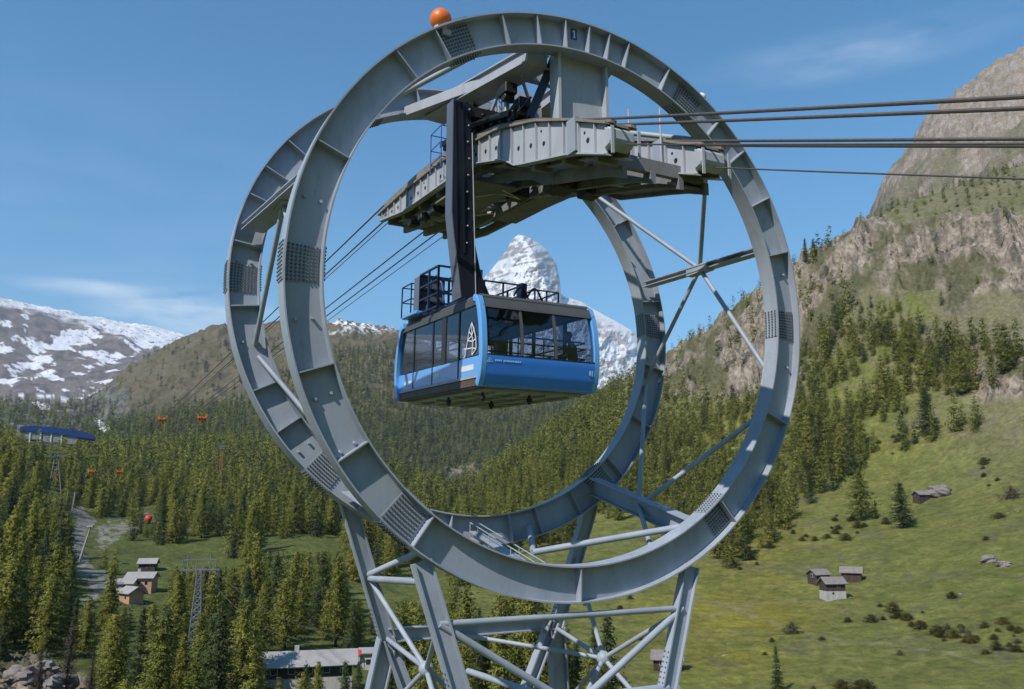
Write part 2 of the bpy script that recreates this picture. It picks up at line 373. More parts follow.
# close the middle under the camera
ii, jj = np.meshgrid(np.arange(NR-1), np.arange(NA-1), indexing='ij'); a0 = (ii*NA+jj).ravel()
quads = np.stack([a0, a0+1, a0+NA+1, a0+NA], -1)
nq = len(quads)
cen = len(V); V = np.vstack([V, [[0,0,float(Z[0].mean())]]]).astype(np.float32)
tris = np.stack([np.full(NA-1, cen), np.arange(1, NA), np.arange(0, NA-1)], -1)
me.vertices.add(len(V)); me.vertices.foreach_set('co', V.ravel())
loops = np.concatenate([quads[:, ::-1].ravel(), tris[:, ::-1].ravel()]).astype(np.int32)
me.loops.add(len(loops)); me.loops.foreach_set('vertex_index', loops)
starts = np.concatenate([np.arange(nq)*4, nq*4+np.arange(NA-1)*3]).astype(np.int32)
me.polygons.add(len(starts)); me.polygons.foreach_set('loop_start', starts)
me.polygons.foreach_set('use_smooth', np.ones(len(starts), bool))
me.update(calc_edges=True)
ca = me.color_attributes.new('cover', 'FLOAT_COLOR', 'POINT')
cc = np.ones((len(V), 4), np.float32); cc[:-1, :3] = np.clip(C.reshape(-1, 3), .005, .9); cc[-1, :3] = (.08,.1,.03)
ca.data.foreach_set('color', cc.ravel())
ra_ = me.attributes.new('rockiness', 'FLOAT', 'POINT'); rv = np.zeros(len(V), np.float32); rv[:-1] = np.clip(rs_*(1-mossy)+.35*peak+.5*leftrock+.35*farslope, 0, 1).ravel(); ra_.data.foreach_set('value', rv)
gm, nt, b = newmat('alpine_ground'); L = nt.links
at = node(nt, 'ShaderNodeAttribute', attribute_name='cover'); geo = node(nt, 'ShaderNodeNewGeometry')
def octave(sc, lo, hi):
    n = node(nt, 'ShaderNodeTexNoise'); n.inputs['Scale'].default_value = sc; n.inputs['Detail'].default_value = 8; n.inputs['Roughness'].default_value = .7
    L.new(geo.outputs['Position'], n.inputs['Vector'])
    r = node(nt, 'ShaderNodeMapRange'); r.inputs[1].default_value = .3; r.inputs[2].default_value = .7; r.inputs[3].default_value = lo; r.inputs[4].default_value = hi
    L.new(n.outputs['Fac'], r.inputs[0]); return n, r
na, ra = octave(.35, .62, 1.38); nb, rb = octave(.045, .8, 1.2)
mm = node(nt, 'ShaderNodeMath', operation='MULTIPLY'); L.new(ra.outputs[0], mm.inputs[0]); L.new(rb.outputs[0], mm.inputs[1])
mul = node(nt, 'ShaderNodeMix', data_type='RGBA', blend_type='MULTIPLY'); mul.inputs[0].default_value = 1
L.new(at.outputs['Color'], mul.inputs[6]); L.new(mm.outputs[0], mul.inputs[7]); L.new(mul.outputs[2], b.inputs['Base Color'])
b.inputs['Roughness'].default_value = .95; b.inputs['Specular IOR Level'].default_value = .15
bp = node(nt, 'ShaderNodeBump'); bp.inputs['Strength'].default_value = .7; bp.inputs['Distance'].default_value = 1.2
L.new(na.outputs['Fac'], bp.inputs['Height'])
rk_ = node(nt, 'ShaderNodeAttribute', attribute_name='rockiness'); mpp = node(nt, 'ShaderNodeMapping'); mpp.inputs['Scale'].default_value = (1, 1, .55); mpp.inputs['Rotation'].default_value = (.5, .35, 0); L.new(geo.outputs['Position'], mpp.inputs['Vector'])
wn = node(nt, 'ShaderNodeTexNoise'); wn.inputs['Scale'].default_value = .09; wn.inputs['Detail'].default_value = 4; L.new(mpp.outputs[0], wn.inputs['Vector'])
wa = node(nt, 'ShaderNodeVectorMath', operation='MULTIPLY_ADD'); wa.inputs[1].default_value = (9,9,9); L.new(wn.outputs['Color'], wa.inputs[0]); L.new(mpp.outputs[0], wa.inputs[2])
vo = node(nt, 'ShaderNodeTexVoronoi', feature='F1'); vo.inputs['Scale'].default_value = .13; L.new(wa.outputs[0], vo.inputs['Vector'])
vo2 = node(nt, 'ShaderNodeTexVoronoi', feature='F1'); vo2.inputs['Scale'].default_value = .4; L.new(wa.outputs[0], vo2.inputs['Vector'])
ad = node(nt, 'ShaderNodeMath', operation='MULTIPLY_ADD'); ad.inputs[1].default_value = .35; L.new(vo2.outputs['Distance'], ad.inputs[0]); L.new(vo.outputs['Distance'], ad.inputs[2])
b2 = node(nt, 'ShaderNodeBump'); b2.inputs['Distance'].default_value = 3.2; L.new(rk_.outputs['Fac'], b2.inputs['Strength']); L.new(ad.outputs[0], b2.inputs['Height']); L.new(bp.outputs[0], b2.inputs['Normal']); L.new(b2.outputs[0], b.inputs['Normal'])
me.materials.append(gm)
g = bpy.data.objects.new('ground', me); COL.objects.link(g); tag(g, 'alpine valley floor, grassy slopes, cliffs and snowy ridges', kind='structure')

# ------------------------------------------------------------------ the far pyramid peak (about 9 km away)
def far_peak():
    D = 9000.0
    base = [(455,300),(470,288),(485,276),(497,262),(500,257),(506,251),(510,243),(514,237.5),(519,234.5),(526,236),(534,239.5),(541,244),(548,250),(553,257),(558,264),(560,272),(562,284),(561,292),(566,297),(575,299),(584,302),(592,307),(605,314),(618,321),(634,330),(648,345),(665,365),(690,395),(740,430)]
    bx = np.array([p[0] for p in base], float); by = np.array([p[1] for p in base], float)
    nx = 560; ny = 260
    pxs = np.linspace(420, 760, nx); top = np.interp(pxs, bx, by, left=330, right=440)
    u = np.linspace(0, 1, ny)
    vs = np.zeros((ny, nx, 3)); col = np.zeros((ny, nx, 3))
    AZ = (pxs-512)/F*1.02
    for j in range(nx):
        ybase = 470
        el_t = azel(pxs[j], top[j])[1]; az, el_b = azel(pxs[j], ybase)
        az = math.atan2((pxs[j]-512)/F, 1.0)
        # ridge depth bows towards us at the pyramid's middle rib
        rr_t = D + 3.0*abs(pxs[j]-536)
        rr_b = D-2600
        r = rr_b+(rr_t-rr_b)*u
        el = el_b+(el_t-el_b)*(u**.9)
        vs[:, j, 0] = r*math.sin(az); vs[:, j, 1] = r*math.cos(az); vs[:, j, 2] = r*el
    U, PXX = np.meshgrid(u, pxs, indexing='ij'); TOP = top[None, :]; ey = TOP+(470-TOP)*(1-U**.9)
    rg = ridged(PXX*.06+3, ey*.045+PXX*.02, 5, 3); rg2 = fbm(PXX*.22, ey*.22, 5, 8)
    rib = np.interp(ey, [235,250,280,300,340], [521,532,545,552,570])
    left = np.clip(rib-PXX, 0, None); rightd = np.clip(PXX-rib, 0, None)
    push = 210*(rg-.4)+60*rg2
    damp = np.clip((1-U)*6, .15, 1)
    low = np.clip((330-ey)/40, 0, 1)
    dr = (left*13+np.minimum(rightd, 34)*20*low+np.clip(rightd-34, 0, None)*4) - push*damp
    rr0 = np.linalg.norm(vs[:, :, :2], axis=2); vs *= ((rr0+dr)/rr0)[:, :, None]
    n_ = fbm(PXX*.25+ey*.12, ey*.3, 5, 5); strat = fbm(PXX*.05, ey*.9+PXX*.25, 4, 15)
    snowc = np.array((.66,.655,.665)); rock_shade_c = np.array((.225,.19,.17))
    rock_shade_mask = sstep(-.04, .18, n_+.9*strat-.06 + .35*np.exp(-((PXX-505)/14)**2)*(ey < 262) - .35*(PXX > 560) - .12*np.exp(-((PXX-515)/16)**2))
    rock_shade_mask = np.maximum(rock_shade_mask*.9, .75*np.exp(-(((PXX-548)/9)**2+((ey-266)/16)**2))*sstep(-.4, .2, n_))  # second term paints the shade of the hollow beside the rib in rock colour
    rock_shade_mask = np.maximum(rock_shade_mask, sstep(0, .25, n_+.25)*.8*np.exp(-(((ey-330-(PXX-600)*.55)/10)**2))*(PXX > 575)*(PXX < 632))
    rock_shade_mask = np.maximum(rock_shade_mask, sstep(.0, .2, n_+.1)*sstep(352, 362, ey)*.9)
    col = snowc*(1-rock_shade_mask[..., None])+rock_shade_c*rock_shade_mask[..., None]
    Vf = vs.reshape(-1, 3)
    back = vs[-1].copy(); back[:, :2] *= 1.25; back[:, 2] = -50
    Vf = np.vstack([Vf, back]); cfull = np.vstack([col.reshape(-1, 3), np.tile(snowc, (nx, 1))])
    ii, jj = np.meshgrid(np.arange(ny), np.arange(nx-1), indexing='ij'); a = (ii*nx+jj).ravel()
    q = np.stack([a, a+1, a+nx+1, a+nx], -1)
    me = bpy.data.meshes.new('snow_peak'); me.vertices.add(len(Vf)); me.vertices.foreach_set('co', Vf.astype(np.float32).ravel())
    me.loops.add(q.size); me.loops.foreach_set('vertex_index', q.ravel().astype(np.int32))
    me.polygons.add(len(q)); me.polygons.foreach_set('loop_start', (np.arange(len(q))*4).astype(np.int32)); me.polygons.foreach_set('use_smooth', np.ones(len(q), bool)); me.update(calc_edges=True)
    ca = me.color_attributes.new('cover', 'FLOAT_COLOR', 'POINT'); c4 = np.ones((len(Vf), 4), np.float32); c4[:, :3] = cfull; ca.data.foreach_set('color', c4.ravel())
    m_, nt, b = newmat('peak_rock_snow_and_shade'); at = node(nt, 'ShaderNodeAttribute', attribute_name='cover')
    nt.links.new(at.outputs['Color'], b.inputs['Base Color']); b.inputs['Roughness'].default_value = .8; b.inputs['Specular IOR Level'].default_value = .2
    me.materials.append(m_)
    o = bpy.data.objects.new('snow_peak', me); COL.objects.link(o); tag(o, 'steep snow covered pyramid peak far behind the cable car', kind='structure')
far_peak()

# ------------------------------------------------------------------ conifers
def leafcol_mat(name, mode, c0, c1):
    m_, nt, b = newmat(name); L = nt.links
    if mode == 'attr':
        at = node(nt, 'ShaderNodeAttribute', attribute_name='tint'); src = at.outputs['Color']
    else:
        oi = node(nt, 'ShaderNodeObjectInfo'); mx = node(nt, 'ShaderNodeMix', data_type='RGBA'); mx.inputs[6].default_value = (*c0, 1); mx.inputs[7].default_value = (*c1, 1)
        L.new(oi.outputs['Random'], mx.inputs[0]); src = mx.outputs[2]
    geo = node(nt, 'ShaderNodeNewGeometry'); n = node(nt, 'ShaderNodeTexNoise'); n.inputs['Scale'].default_value = .55; n.inputs['Detail'].default_value = 3
    L.new(geo.outputs['Position'], n.inputs['Vector'])
    r = node(nt, 'ShaderNodeMapRange'); r.inputs[1].default_value = .3; r.inputs[2].default_value = .7; r.inputs[3].default_value = .7; r.inputs[4].default_value = 1.35
    L.new(n.outputs['Fac'], r.inputs[0])
    mul = node(nt, 'ShaderNodeMix', data_type='RGBA', blend_type='MULTIPLY'); mul.inputs[0].default_value = 1; L.new(src, mul.inputs[6]); L.new(r.outputs[0], mul.inputs[7])
    nn = node(nt, 'ShaderNodeAttribute', attribute_name='leafnormal'); vt = node(nt, 'ShaderNodeVectorTransform', vector_type='NORMAL', convert_from='OBJECT', convert_to='WORLD'); L.new(nn.outputs['Vector'], vt.inputs[0]); nz = node(nt, 'ShaderNodeVectorMath', operation='NORMALIZE'); L.new(vt.outputs[0], nz.inputs[0])
    L.new(nz.outputs[0], b.inputs['Normal'])
    L.new(mul.outputs[2], b.inputs['Base Color']); b.inputs['Roughness'].default_value = .8; b.inputs['Specular IOR Level'].default_value = .15
    tr = node(nt, 'ShaderNodeBsdfTranslucent'); L.new(mul.outputs[2], tr.inputs[0])
    ms = node(nt, 'ShaderNodeMixShader'); ms.inputs[0].default_value = .45
    out = nt.nodes['Material Output']; L.new(b.outputs[0], ms.inputs[1]); L.new(tr.outputs[0], ms.inputs[2]); L.new(ms.outputs[0], out.inputs[0])
    return m_
LG0, LG1 = (.205,.228,.050), (.340,.335,.075)
DG0, DG1 = (.088,.120,.052), (.138,.165,.064)
M['larch'] = leafcol_mat('larch_needles', 'obj', LG0, LG1)
M['pine'] = leafcol_mat('pine_needles', 'obj', DG0, DG1)
M['dead'] = leafcol_mat('bare_twigs', 'obj', (.13,.10,.085), (.16,.12,.10))
M['bush'] = leafcol_mat('bush_leaves', 'obj', (.10,.105,.032), (.17,.155,.045))
M['greybush'] = leafcol_mat('grey_twigs', 'obj', (.16,.14,.09), (.20,.17,.12))
M['forest'] = leafcol_mat('forest_needles', 'attr', None, None)
M['bark'] = painted('bark', (.085,.06,.045), .9, 0, .3, 1.5, dirt_amt=.3)
def crown_arrays(seed, H, rad, nw, nb, nc, nt_, size, z0=.1, power=.8, sparse=0.0, lean=0.0):
    rg = np.random.default_rng(seed); P = []
    for i in range(nw):
        t = (i+rg.uniform(-.3, .3))/nw; t = min(max(t, 0), .99); z = H*(z0+(1-z0)*t)
        if rg.random() < sparse: continue
        rr = rad*((1-t)**power)*(.35+.65*min(1, t*4+.55))*rg.uniform(.75, 1.15)+.12
        k = max(3, int(round(nb*(1-.55*t)))); ph = rg.uniform(0, 6.28)
        for j in range(k):
            a = ph+6.283*j/k+rg.uniform(-.35, .35); Lb = rr*rg.uniform(.6, 1.15)
            c = max(1, int(round(nc*Lb/max(rad, .1)+.5)))
            for q in range(c):
                s = (q+rg.uniform(.25, .9))/c; rad_ = Lb*s
                P.append((rad_*math.cos(a)+lean*z, rad_*math.sin(a), z-Lb*.28*s**1.4+rg.uniform(-.1, .1)*size+ .12*Lb*(s > .75), .55+.45*(1-s), a))
    P.append((lean*H, 0, H*.99, .5, 0))
    P = np.array(P); n = len(P)*nt_; c = np.repeat(P[:, :3], nt_, axis=0); sc = np.repeat(P[:, 3], nt_)*size; aa = np.repeat(P[:, 4], nt_)
    c = c + rg.normal(0, 1, (n, 3))*np.array((.33,.33,.22))*size
    d1 = np.stack([np.cos(aa), np.sin(aa), np.full(n, -.25)], -1) + rg.normal(0, .55, (n, 3)); d1 /= np.linalg.norm(d1, axis=1)[:, None]
    d2 = rg.normal(0, 1, (n, 3)); d2 = np.cross(d1, d2); d2 /= np.linalg.norm(d2, axis=1)[:, None]
    ln = sc*rg.uniform(.5, 1.0, n); wd = sc*rg.uniform(.22, .42, n)
    A = c-d1*ln[:, None]*.5+d2*wd[:, None]*.6; B = c-d1*ln[:, None]*.5-d2*wd[:, None]*.6; Cc = c+d1*ln[:, None]*.6
    nr = np.stack([c[:, 0]-lean*c[:, 2], c[:, 1], np.zeros(n)], -1); nr /= (np.linalg.norm(nr, axis=1)[:, None]+.25*rad); nr[:, 2] = .38+.3*(c[:, 2]/H-.5); nr += rg.normal(0, .22, (n, 3)); nr /= np.linalg.norm(nr, axis=1)[:, None]
    return np.concatenate([np.stack([A, B, Cc], 1), nr[:, None, :]], 1)        # n x 4 x 3, the last row is the normal
def mesh_tris(name, tr, mat, tint=None):
    n = len(tr); nrm = np.repeat(tr[:, 3], 3, axis=0); tr = tr[:, :3]; me = bpy.data.meshes.new(name); me.vertices.add(n*3); me.vertices.foreach_set('co', tr.reshape(-1).astype(np.float32))
    me.loops.add(n*3); me.loops.foreach_set('vertex_index', np.arange(n*3, dtype=np.int32)); me.polygons.add(n); me.polygons.foreach_set('loop_start', (np.arange(n)*3).astype(np.int32)); me.update(calc_edges=True)
    if tint is not None:
        ca = me.color_attributes.new('tint', 'FLOAT_COLOR', 'POINT'); c4 = np.ones((n*3, 4), np.float32); c4[:, :3] = np.repeat(tint, 3, axis=0); ca.data.foreach_set('color', c4.ravel())
    na_ = me.attributes.new('leafnormal', 'FLOAT_VECTOR', 'POINT'); na_.data.foreach_set('vector', nrm.astype(np.float32).ravel())
    me.materials.append(mat); return me
def trunk_mesh(H, r, seed, limbs=True):
    rg = random.Random(seed); mb = MB(); mb.path([(0,0,-1.2),(rg.uniform(-.05,.05),rg.uniform(-.05,.05),H*.35),(rg.uniform(-.1,.1),0,H*.7),(0,0,H*.98)], [r*1.15, r*.85, r*.45, .03], 7)
    if limbs:
        for i in range(16):
            z = H*rg.uniform(.12, .8); a = rg.uniform(0, 6.28); l = (1-z/H)*H*.2*rg.uniform(.6, 1)
            mb.tube((0,0,z), (l*math.cos(a), l*math.sin(a), z-.12*l), .05, 4, .015)
    me = bpy.data.meshes.new('trunk'); me.from_pydata(mb.v, [], mb.f); me.materials.append(M['bark'])
    for p in me.polygons: p.use_smooth = True
    return me
PROTO = []
for k in range(7):
    H = 18; pine = k in (4, 5)
    tr = crown_arrays(100+k, H, [4.4,5.0,3.9,4.6,3.4,4.0,5.2][k], 30, 9, 5.0, 8, .95 if not pine else .82, [.08,.05,.12,.07,.06,.08,.12][k], [.6,.5,.7,.58,.72,.62,.45][k], .06, [0,.01,-.01,0,0,.005,.02][k])
    PROTO.append((mesh_tris('crown', tr, M['pine'] if pine else M['larch']), trunk_mesh(H, .28, k)))
DEADP = (mesh_tris('crown', crown_arrays(300, 18, 3.4, 32, 9, 5, 5, .6, .08, .7, .08), M['dead']), trunk_mesh(18, .25, 90))

# where trees stand
MEADOW = [(452,600),(470,560),(520,548),(560,545),(585,520),(640,508),(672,548),(740,566),(768,540),(800,508),(840,484),(868,456),(900,452),(930,440),(1000,428),(1200,400),(1200,900),(660,900),(600,700),(520,660),(455,640)]
GLADES = [[(130,545),(175,540),(235,532),(250,548),(215,560),(190,575),(160,600),(120,590),(110,570)],[(255,538),(345,535),(345,555),(300,560),(262,556)],[(350,585),(420,570),(455,560),(455,600),(410,612),(350,600)],
          [(820,395),(870,360),(905,372),(880,400),(830,415)],[(845,420),(905,420),(905,450),(868,456)],[(900,395),(960,400),(1030,380),(1040,430),(960,428),(905,440)]]
def forest_density(px, py, r, isnear):
    d = np.zeros(px.shape)
    fn = isnear & (r > 122)
    d[fn & (px < 470) & (py > 430)] = 1
    up = fn & (px >= 430) & (py > np.interp(px, [430,500,550,600,640,700,740,780,810,850,880,920,960,1024,1300], [490,470,436,402,380,396,402,380,345,300,305,335,345,355,340]))
    d[up] = 1
    d[up & (px > 880)] = .95
    d[fn & inpoly(px, py, MEADOW)] = 0
    for g_ in GLADES: d[fn & inpoly(px, py, g_)] = 0.0
    d[fn & inpoly(px, py, GRAVEL)] = .0
    d[fn & inpoly(px, py, YARD)] = .12
    d[fn & inpoly(px, py, LROCK)] = 0
    d[fn & inpoly(px, py, ROCKP)] = .035
    d[fn & inpoly(px, py, ROCKP2)] = .05
    d[fn & (px > 850) & (py < 222)] = .09
    f = (~isnear) & (r < 2700)
    d[f & (px < 700) & (py > np.interp(px, [-100,0,90,120,200,260,320,400,500,600], [432,436,436,424,408,396,352,352,375,395]))] = 1
    d[f & (px < 700) & (py <= np.interp(px, [-100,0,90,120,200,260,320,400,500,600], [432,436,436,424,408,396,352,352,375,395])) & (py > 340)] = .018
    d[f & (px < 110) & (py < 440) & (py > 405)] = .10
    d[inpoly(px, py, GULLY)] *= .15
    return d
def sample(n, r0, r1, keep_near=True):
    a = rng.uniform(-R(43), R(41), n); r = np.sqrt(rng.uniform(r0*r0, r1*r1, n))
    x = r*np.sin(a); y = r*np.cos(a); z = ground_z(x, y); px, py = project(x, y, z)
    kr = np.exp(np.interp(a, azs, KR[7])); isn = r < kr
    d = forest_density(px+rng.normal(0, 3, n), py+rng.normal(0, 3, n), r, isn)
    clump = sstep(-.7, -.1, fbm(x*.02, y*.02, 3, 71))*.7+.3
    ok = (rng.random(n) < d*clump) & (px > -230) & (px < 1230) & (py < 790)
    return np.stack([x, y, z, r, px, py, isn], -1)[ok]
NOGO = []   # (x, y, radius) kept free for buildings and masts
def nogo(p, r): NOGO.append((p[0], p[1], r))
KEEP = [(0,398,112,428,1100),(0,398,90,436,760),(70,508,96,545,620),(88,518,128,545,620),(78,560,100,596,420),(150,548,240,566,330),(262,540,340,550,420),(355,588,450,600,300),(116,578,158,603,300),(268,642,345,660,200),(262,655,276,676,200),
        (180,556,206,580,178),(188,580,198,612,178),(101,581,116,612,178),(143,507,153,519,520),(28,426,90,442,760),(46,452,60,492,520),(216,445,225,480,520),(0,668,92,700,170),(345,640,385,660,200),(60,628,72,689,170),(30,645,46,689,170),(80,650,98,689,170),(78,526,86,558,420),(62,490,74,508,420)]
def clear_views(S, H):
    H = H.copy(); ok = np.ones(len(S), bool)
    for x0, y0, x1, y1, rm in KEEP:
        top = project(S[:, 0], S[:, 1], S[:, 2]+H)[1]; w = .11*H*F/S[:, 3]
        hitm = (S[:, 3] < rm) & (S[:, 4]+w > x0) & (S[:, 4]-w < x1) & (top < y1) & (S[:, 5] > y0)
        f = (S[:, 5]-y1)/np.maximum(S[:, 5]-top, 1)
        ok &= ~(hitm & (f < .5)); H = np.where(hitm & (f >= .5), H*f*.98, H)
    return ok, H
def thin(S, dmin):
    # hash grid spacing
    cell = {}; out = []
    for s in S:
        dm = dmin; i, j = int(s[0]//dm), int(s[1]//dm); bad = False
        for a in (-1,0,1):
            for b_ in (-1,0,1):
                for q in cell.get((i+a, j+b_), ()):
                    if (q[0]-s[0])**2+(q[1]-s[1])**2 < dm*dm: bad = True
        if bad: continue
        if any((s[0]-n[0])**2+(s[1]-n[1])**2 < n[2]**2 for n in NOGO): continue
        cell.setdefault((i, j), []).append(s); out.append(s)
    return np.array(out)

# ------------------------------------------------------------------ buildings
def top_at(p, r, py, px=None):
    """height above p of the ray through row py at horizontal distance r"""
    if px is None: px = float(project(p[0], p[1], p[2])[0])
    return azel(px, py)[1]*r - p[2]
def chalet(name, label, cat, px, py, L_, W, H, rise, yaw, wall, roof, base=0.0, group=None, win=(), gwin=(), door=None, chimney=False, over=.6, sink=1.0, rowm=None):
    p, r = hit(px, py); nogo(p, max(L_, W)*.75+1.5)
    o = empty(name, p, yaw); tag(o, label, cat, group)
    x, y = L_/2, W/2
    def gable(mb, x0, x1, yy, z0, zH, zr):
        mb.prism([(-yy,z0),(yy,z0),(yy,zH),(0,zr),(-yy,zH)], x0, x1); return mb
    gable(MB(), -x, x, y, base-(.0 if base else sink), H, H+rise).build('wall', wall, o)
    if base or sink: MB().box(-x-.06, x+.06, -y-.06, y+.06, -sink-1, max(base, .02)).build('stone_base', M['stone'] if base else wall, o)
    mb = MB(); sl = math.atan2(rise, y); t = .22
    for s_ in (-1, 1):
        e = (s_*(y+over), H-over*math.tan(sl)); c = (0, H+rise); n = (s_*math.sin(sl)*t, math.cos(sl)*t)
        prof = [e, c, (c[0], c[1]+t*1.15), (e[0]+n[0], e[1]+n[1])]
        mb.prism(prof if s_ > 0 else prof[::-1], -x-over, x+over)
    rf = mb.build('roof', roof, o)
    if chimney: MB().box(-x*.3-.4, -x*.3+.4, .3, 1.0, H+rise*.5, H+rise+1.0).build('chimney', M['stone'], rf)
    def opening(nm, cx, side, w, z0, z1, mat):
        if side in ('+y', '-y'):
            s_ = 1 if side == '+y' else -1
            f = MB().box(cx-w/2-.08, cx+w/2+.08, s_*y-.03 if s_ < 0 else y-.03, s_*y+.03 if s_ < 0 else y+.05, z0-.08, z1+.08)
            pn = MB().box(cx-w/2, cx+w/2, (s_*(y+.07))-.02, (s_*(y+.07))+.02, z0, z1)
        else:
            s_ = 1 if side == '+x' else -1
            f = MB().box(s_*x-.05, s_*x+.05, cx-w/2-.08, cx+w/2+.08, z0-.08, z1+.08)
            pn = MB().box(s_*(x+.07)-.02, s_*(x+.07)+.02, cx-w/2, cx+w/2, z0, z1)
        fo = f.build(nm, M['white'] if nm == 'window' else M['bark'], o); pn.build('pane' if nm == 'window' else 'panel', mat, fo)
    for w_ in win: opening('window', *w_, M['window'])
    for w_ in gwin: opening('window', *w_, M['window'])
    if door: opening('door', *door, M['wood'])
    return o, p, r
HG = 'weathered timber huts on the meadow'
W_, SL = M['wood'], M['slate']
chalet('timber_hut', 'small dark timber hut, upper left of the three clustered on the meadow', 'hut', 819, 583, 5.21, 4.37, 2.86, 1.26, R(20), W_, SL, 0, HG, gwin=[(0,'-x',.9,1.9,2.8)], win=[(1,'-y',.7,1.5,2.2)], door=(-1.2,'-y',.9,0,1.9))
chalet('timber_hut', 'dark timber hut with a pale door, rightmost of the three clustered on the meadow', 'hut', 852, 581, 5.88, 4.2, 2.86, 1.34, R(-25), W_, SL, 0, HG, gwin=[(0,'-x',.8,2.0,2.8)], door=(-1.6,'-y',1.1,.1,2.1))
chalet('timber_hut', 'dark hut on whitewashed stone base, lowest of the three clustered on the meadow', 'hut', 833, 598, 5.88, 4.37, 4.37, 1.43, R(8), W_, SL, 2.1, HG, win=[(.8,'-y',.8,3.2,4.1),(-1,'-y',.6,1.2,1.8)], gwin=[(0,'+x',.8,3.2,4.0)])
chalet('timber_hut', 'lone dark hut beside a brown boulder high on the right meadow', 'hut', 922, 500, 5.88, 4.37, 2.35, 1.34, R(15), W_, SL, 0, HG, win=[(1,'-y',.9,1.2,2.0)], door=(-1.4,'-y',1,0,1.9))
chalet('timber_hut', 'brown hut seen behind the right front leg of the pylon', 'hut', 668, 670, 6.0, 4.4, 2.6, 1.3, R(-12), W_, SL, 0, HG, win=[(-1.2,'-y',.8,1.2,2.0)], door=(1.2,'-y',.9,0,1.9))
chalet('timber_hut', 'small brown hut at the right edge of the left glade', 'hut', 148, 570, 5.0, 4.0, 2.3, 1.2, R(10), W_, M['sheet'], 0, HG, door=(0,'-y',.9,0,1.8), win=[(1.4,'-y',.6,1.1,1.7)])
HB = 'houses at the foot of the left glade'
chalet('mountain_house', 'ochre plastered house with pale grey roof below the left glade', 'house', 141, 592, 7.0, 5.5, 4.0, 1.2, R(6), M['pinkwall'], M['sheet'], 0, HB, win=[(-2,'-y',.8,2.2,3.2),(0,'-y',.8,2.2,3.2),(2,'-y',.8,2.2,3.2),(1,'-y',.8,.5,1.3)], chimney=True)
chalet('mountain_house', 'long low house with white roof left of the ochre house', 'house', 122, 592, 6.5, 4.0, 2.4, .9, R(4), M['stone'], M['sheet'], 0, HB, win=[(-1.5,'-y',.8,1,1.8)], door=(1.5,'-y',.9,0,1.9))
chalet('mountain_house', 'small house with white roof and ochre wall, lowest of the three by the left glade', 'house', 131, 603, 4.6, 4.0, 2.8, 1.2, R(-35), M['pinkwall'], M['sheet'], 0, HB, win=[(.6,'-y',.7,1.2,1.9)], gwin=[(0,'-x',.7,1.3,2.0)])
chalet('large_chalet', 'long brown chalet with pale sheet roof among the trees left of the pylon', 'chalet', 308, 689, 15.0, 5.6, 4.9, 1.5, R(14), W_, M['sheet'], 2.4, None,
       win=[(-6,'-y',1.1,3.2,4.4),(-3,'-y',1.1,3.2,4.4),(0,'-y',1.1,3.2,4.4),(3,'-y',1.1,3.2,4.4),(6,'-y',1.1,3.2,4.4)], gwin=[(-2,'-x',1.3,3.4,5.0),(1.6,'-x',1.3,3.4,5.0),(0,'-x',1.2,.4,2.0)], door=(2.2,'-x',1.1,0,2.1), chimney=True, over=1.1)
chalet('farm_annexe', 'low white annexe with flat pale roof close to the pylon leg', 'outbuilding', 374, 668, 5.5, 5.0, 3.4, .5, R(4), M['stone'], M['sheet'], 0, None, win=[(-1,'-y',1.0,1.2,2.2)], door=(1.4,'-y',.9,0,2.0))
def awning():
    p, r = hit(352, 668); o = empty('market_awning', p, R(10)); tag(o, 'red awning on posts between the long chalet and the white annexe', 'awning')
    MB().prism([(-1.5,2.6),(1.5,2.6),(1.5,2.75),(0,3.6),(-1.5,2.75)], -1.7, 1.7).build('canopy', M['red'], o)
    for a in (-1, 1):
        for b_ in (-1, 1): MB().tube((a*1.5,b_*1.3,-.5), (a*1.5,b_*1.3,2.6), .05).build('post', M['white'], o)
    nogo(p, 3)
awning()
def car(px, py, yaw, label, mat):
    p, r = hit(px, py); o = empty('parked_car', p, yaw); tag(o, label, 'car', 'cars parked below the pylon'); nogo(p, 3)
    mb = MB(); mb.prism([(-2.1,.35),(2.1,.35),(2.15,.75),(1.9,.9),(1.0,.98),(.45,1.42),(-1.0,1.45),(-1.75,1.0),(-2.1,.9)], -.85, .85); bd = mb.build('body', mat, o, bevel=.06)
    MB().prism([(.95,.97),(.42,1.37),(-.98,1.40),(-1.6,1.0)], -.865, .865).build('window', M['window'], o)
    for a in (-1, 1):
        for b_ in (-1.35, 1.35):
            w_ = MB().cyl((a*.78, b_, .33), (1,0,0), .33, .2, 14).build('wheel', M['rubber'], o); MB().cyl((a*.885, b_, .33), (1,0,0), .18, .02, 10).build('rim', M['steel2'], w_)
car(478, 684, R(70), 'white car parked under the pylon, left of the pair', M['carwhite']); car(499, 687, R(75), 'pale car parked under the pylon, right of the pair', M['carwhite'])
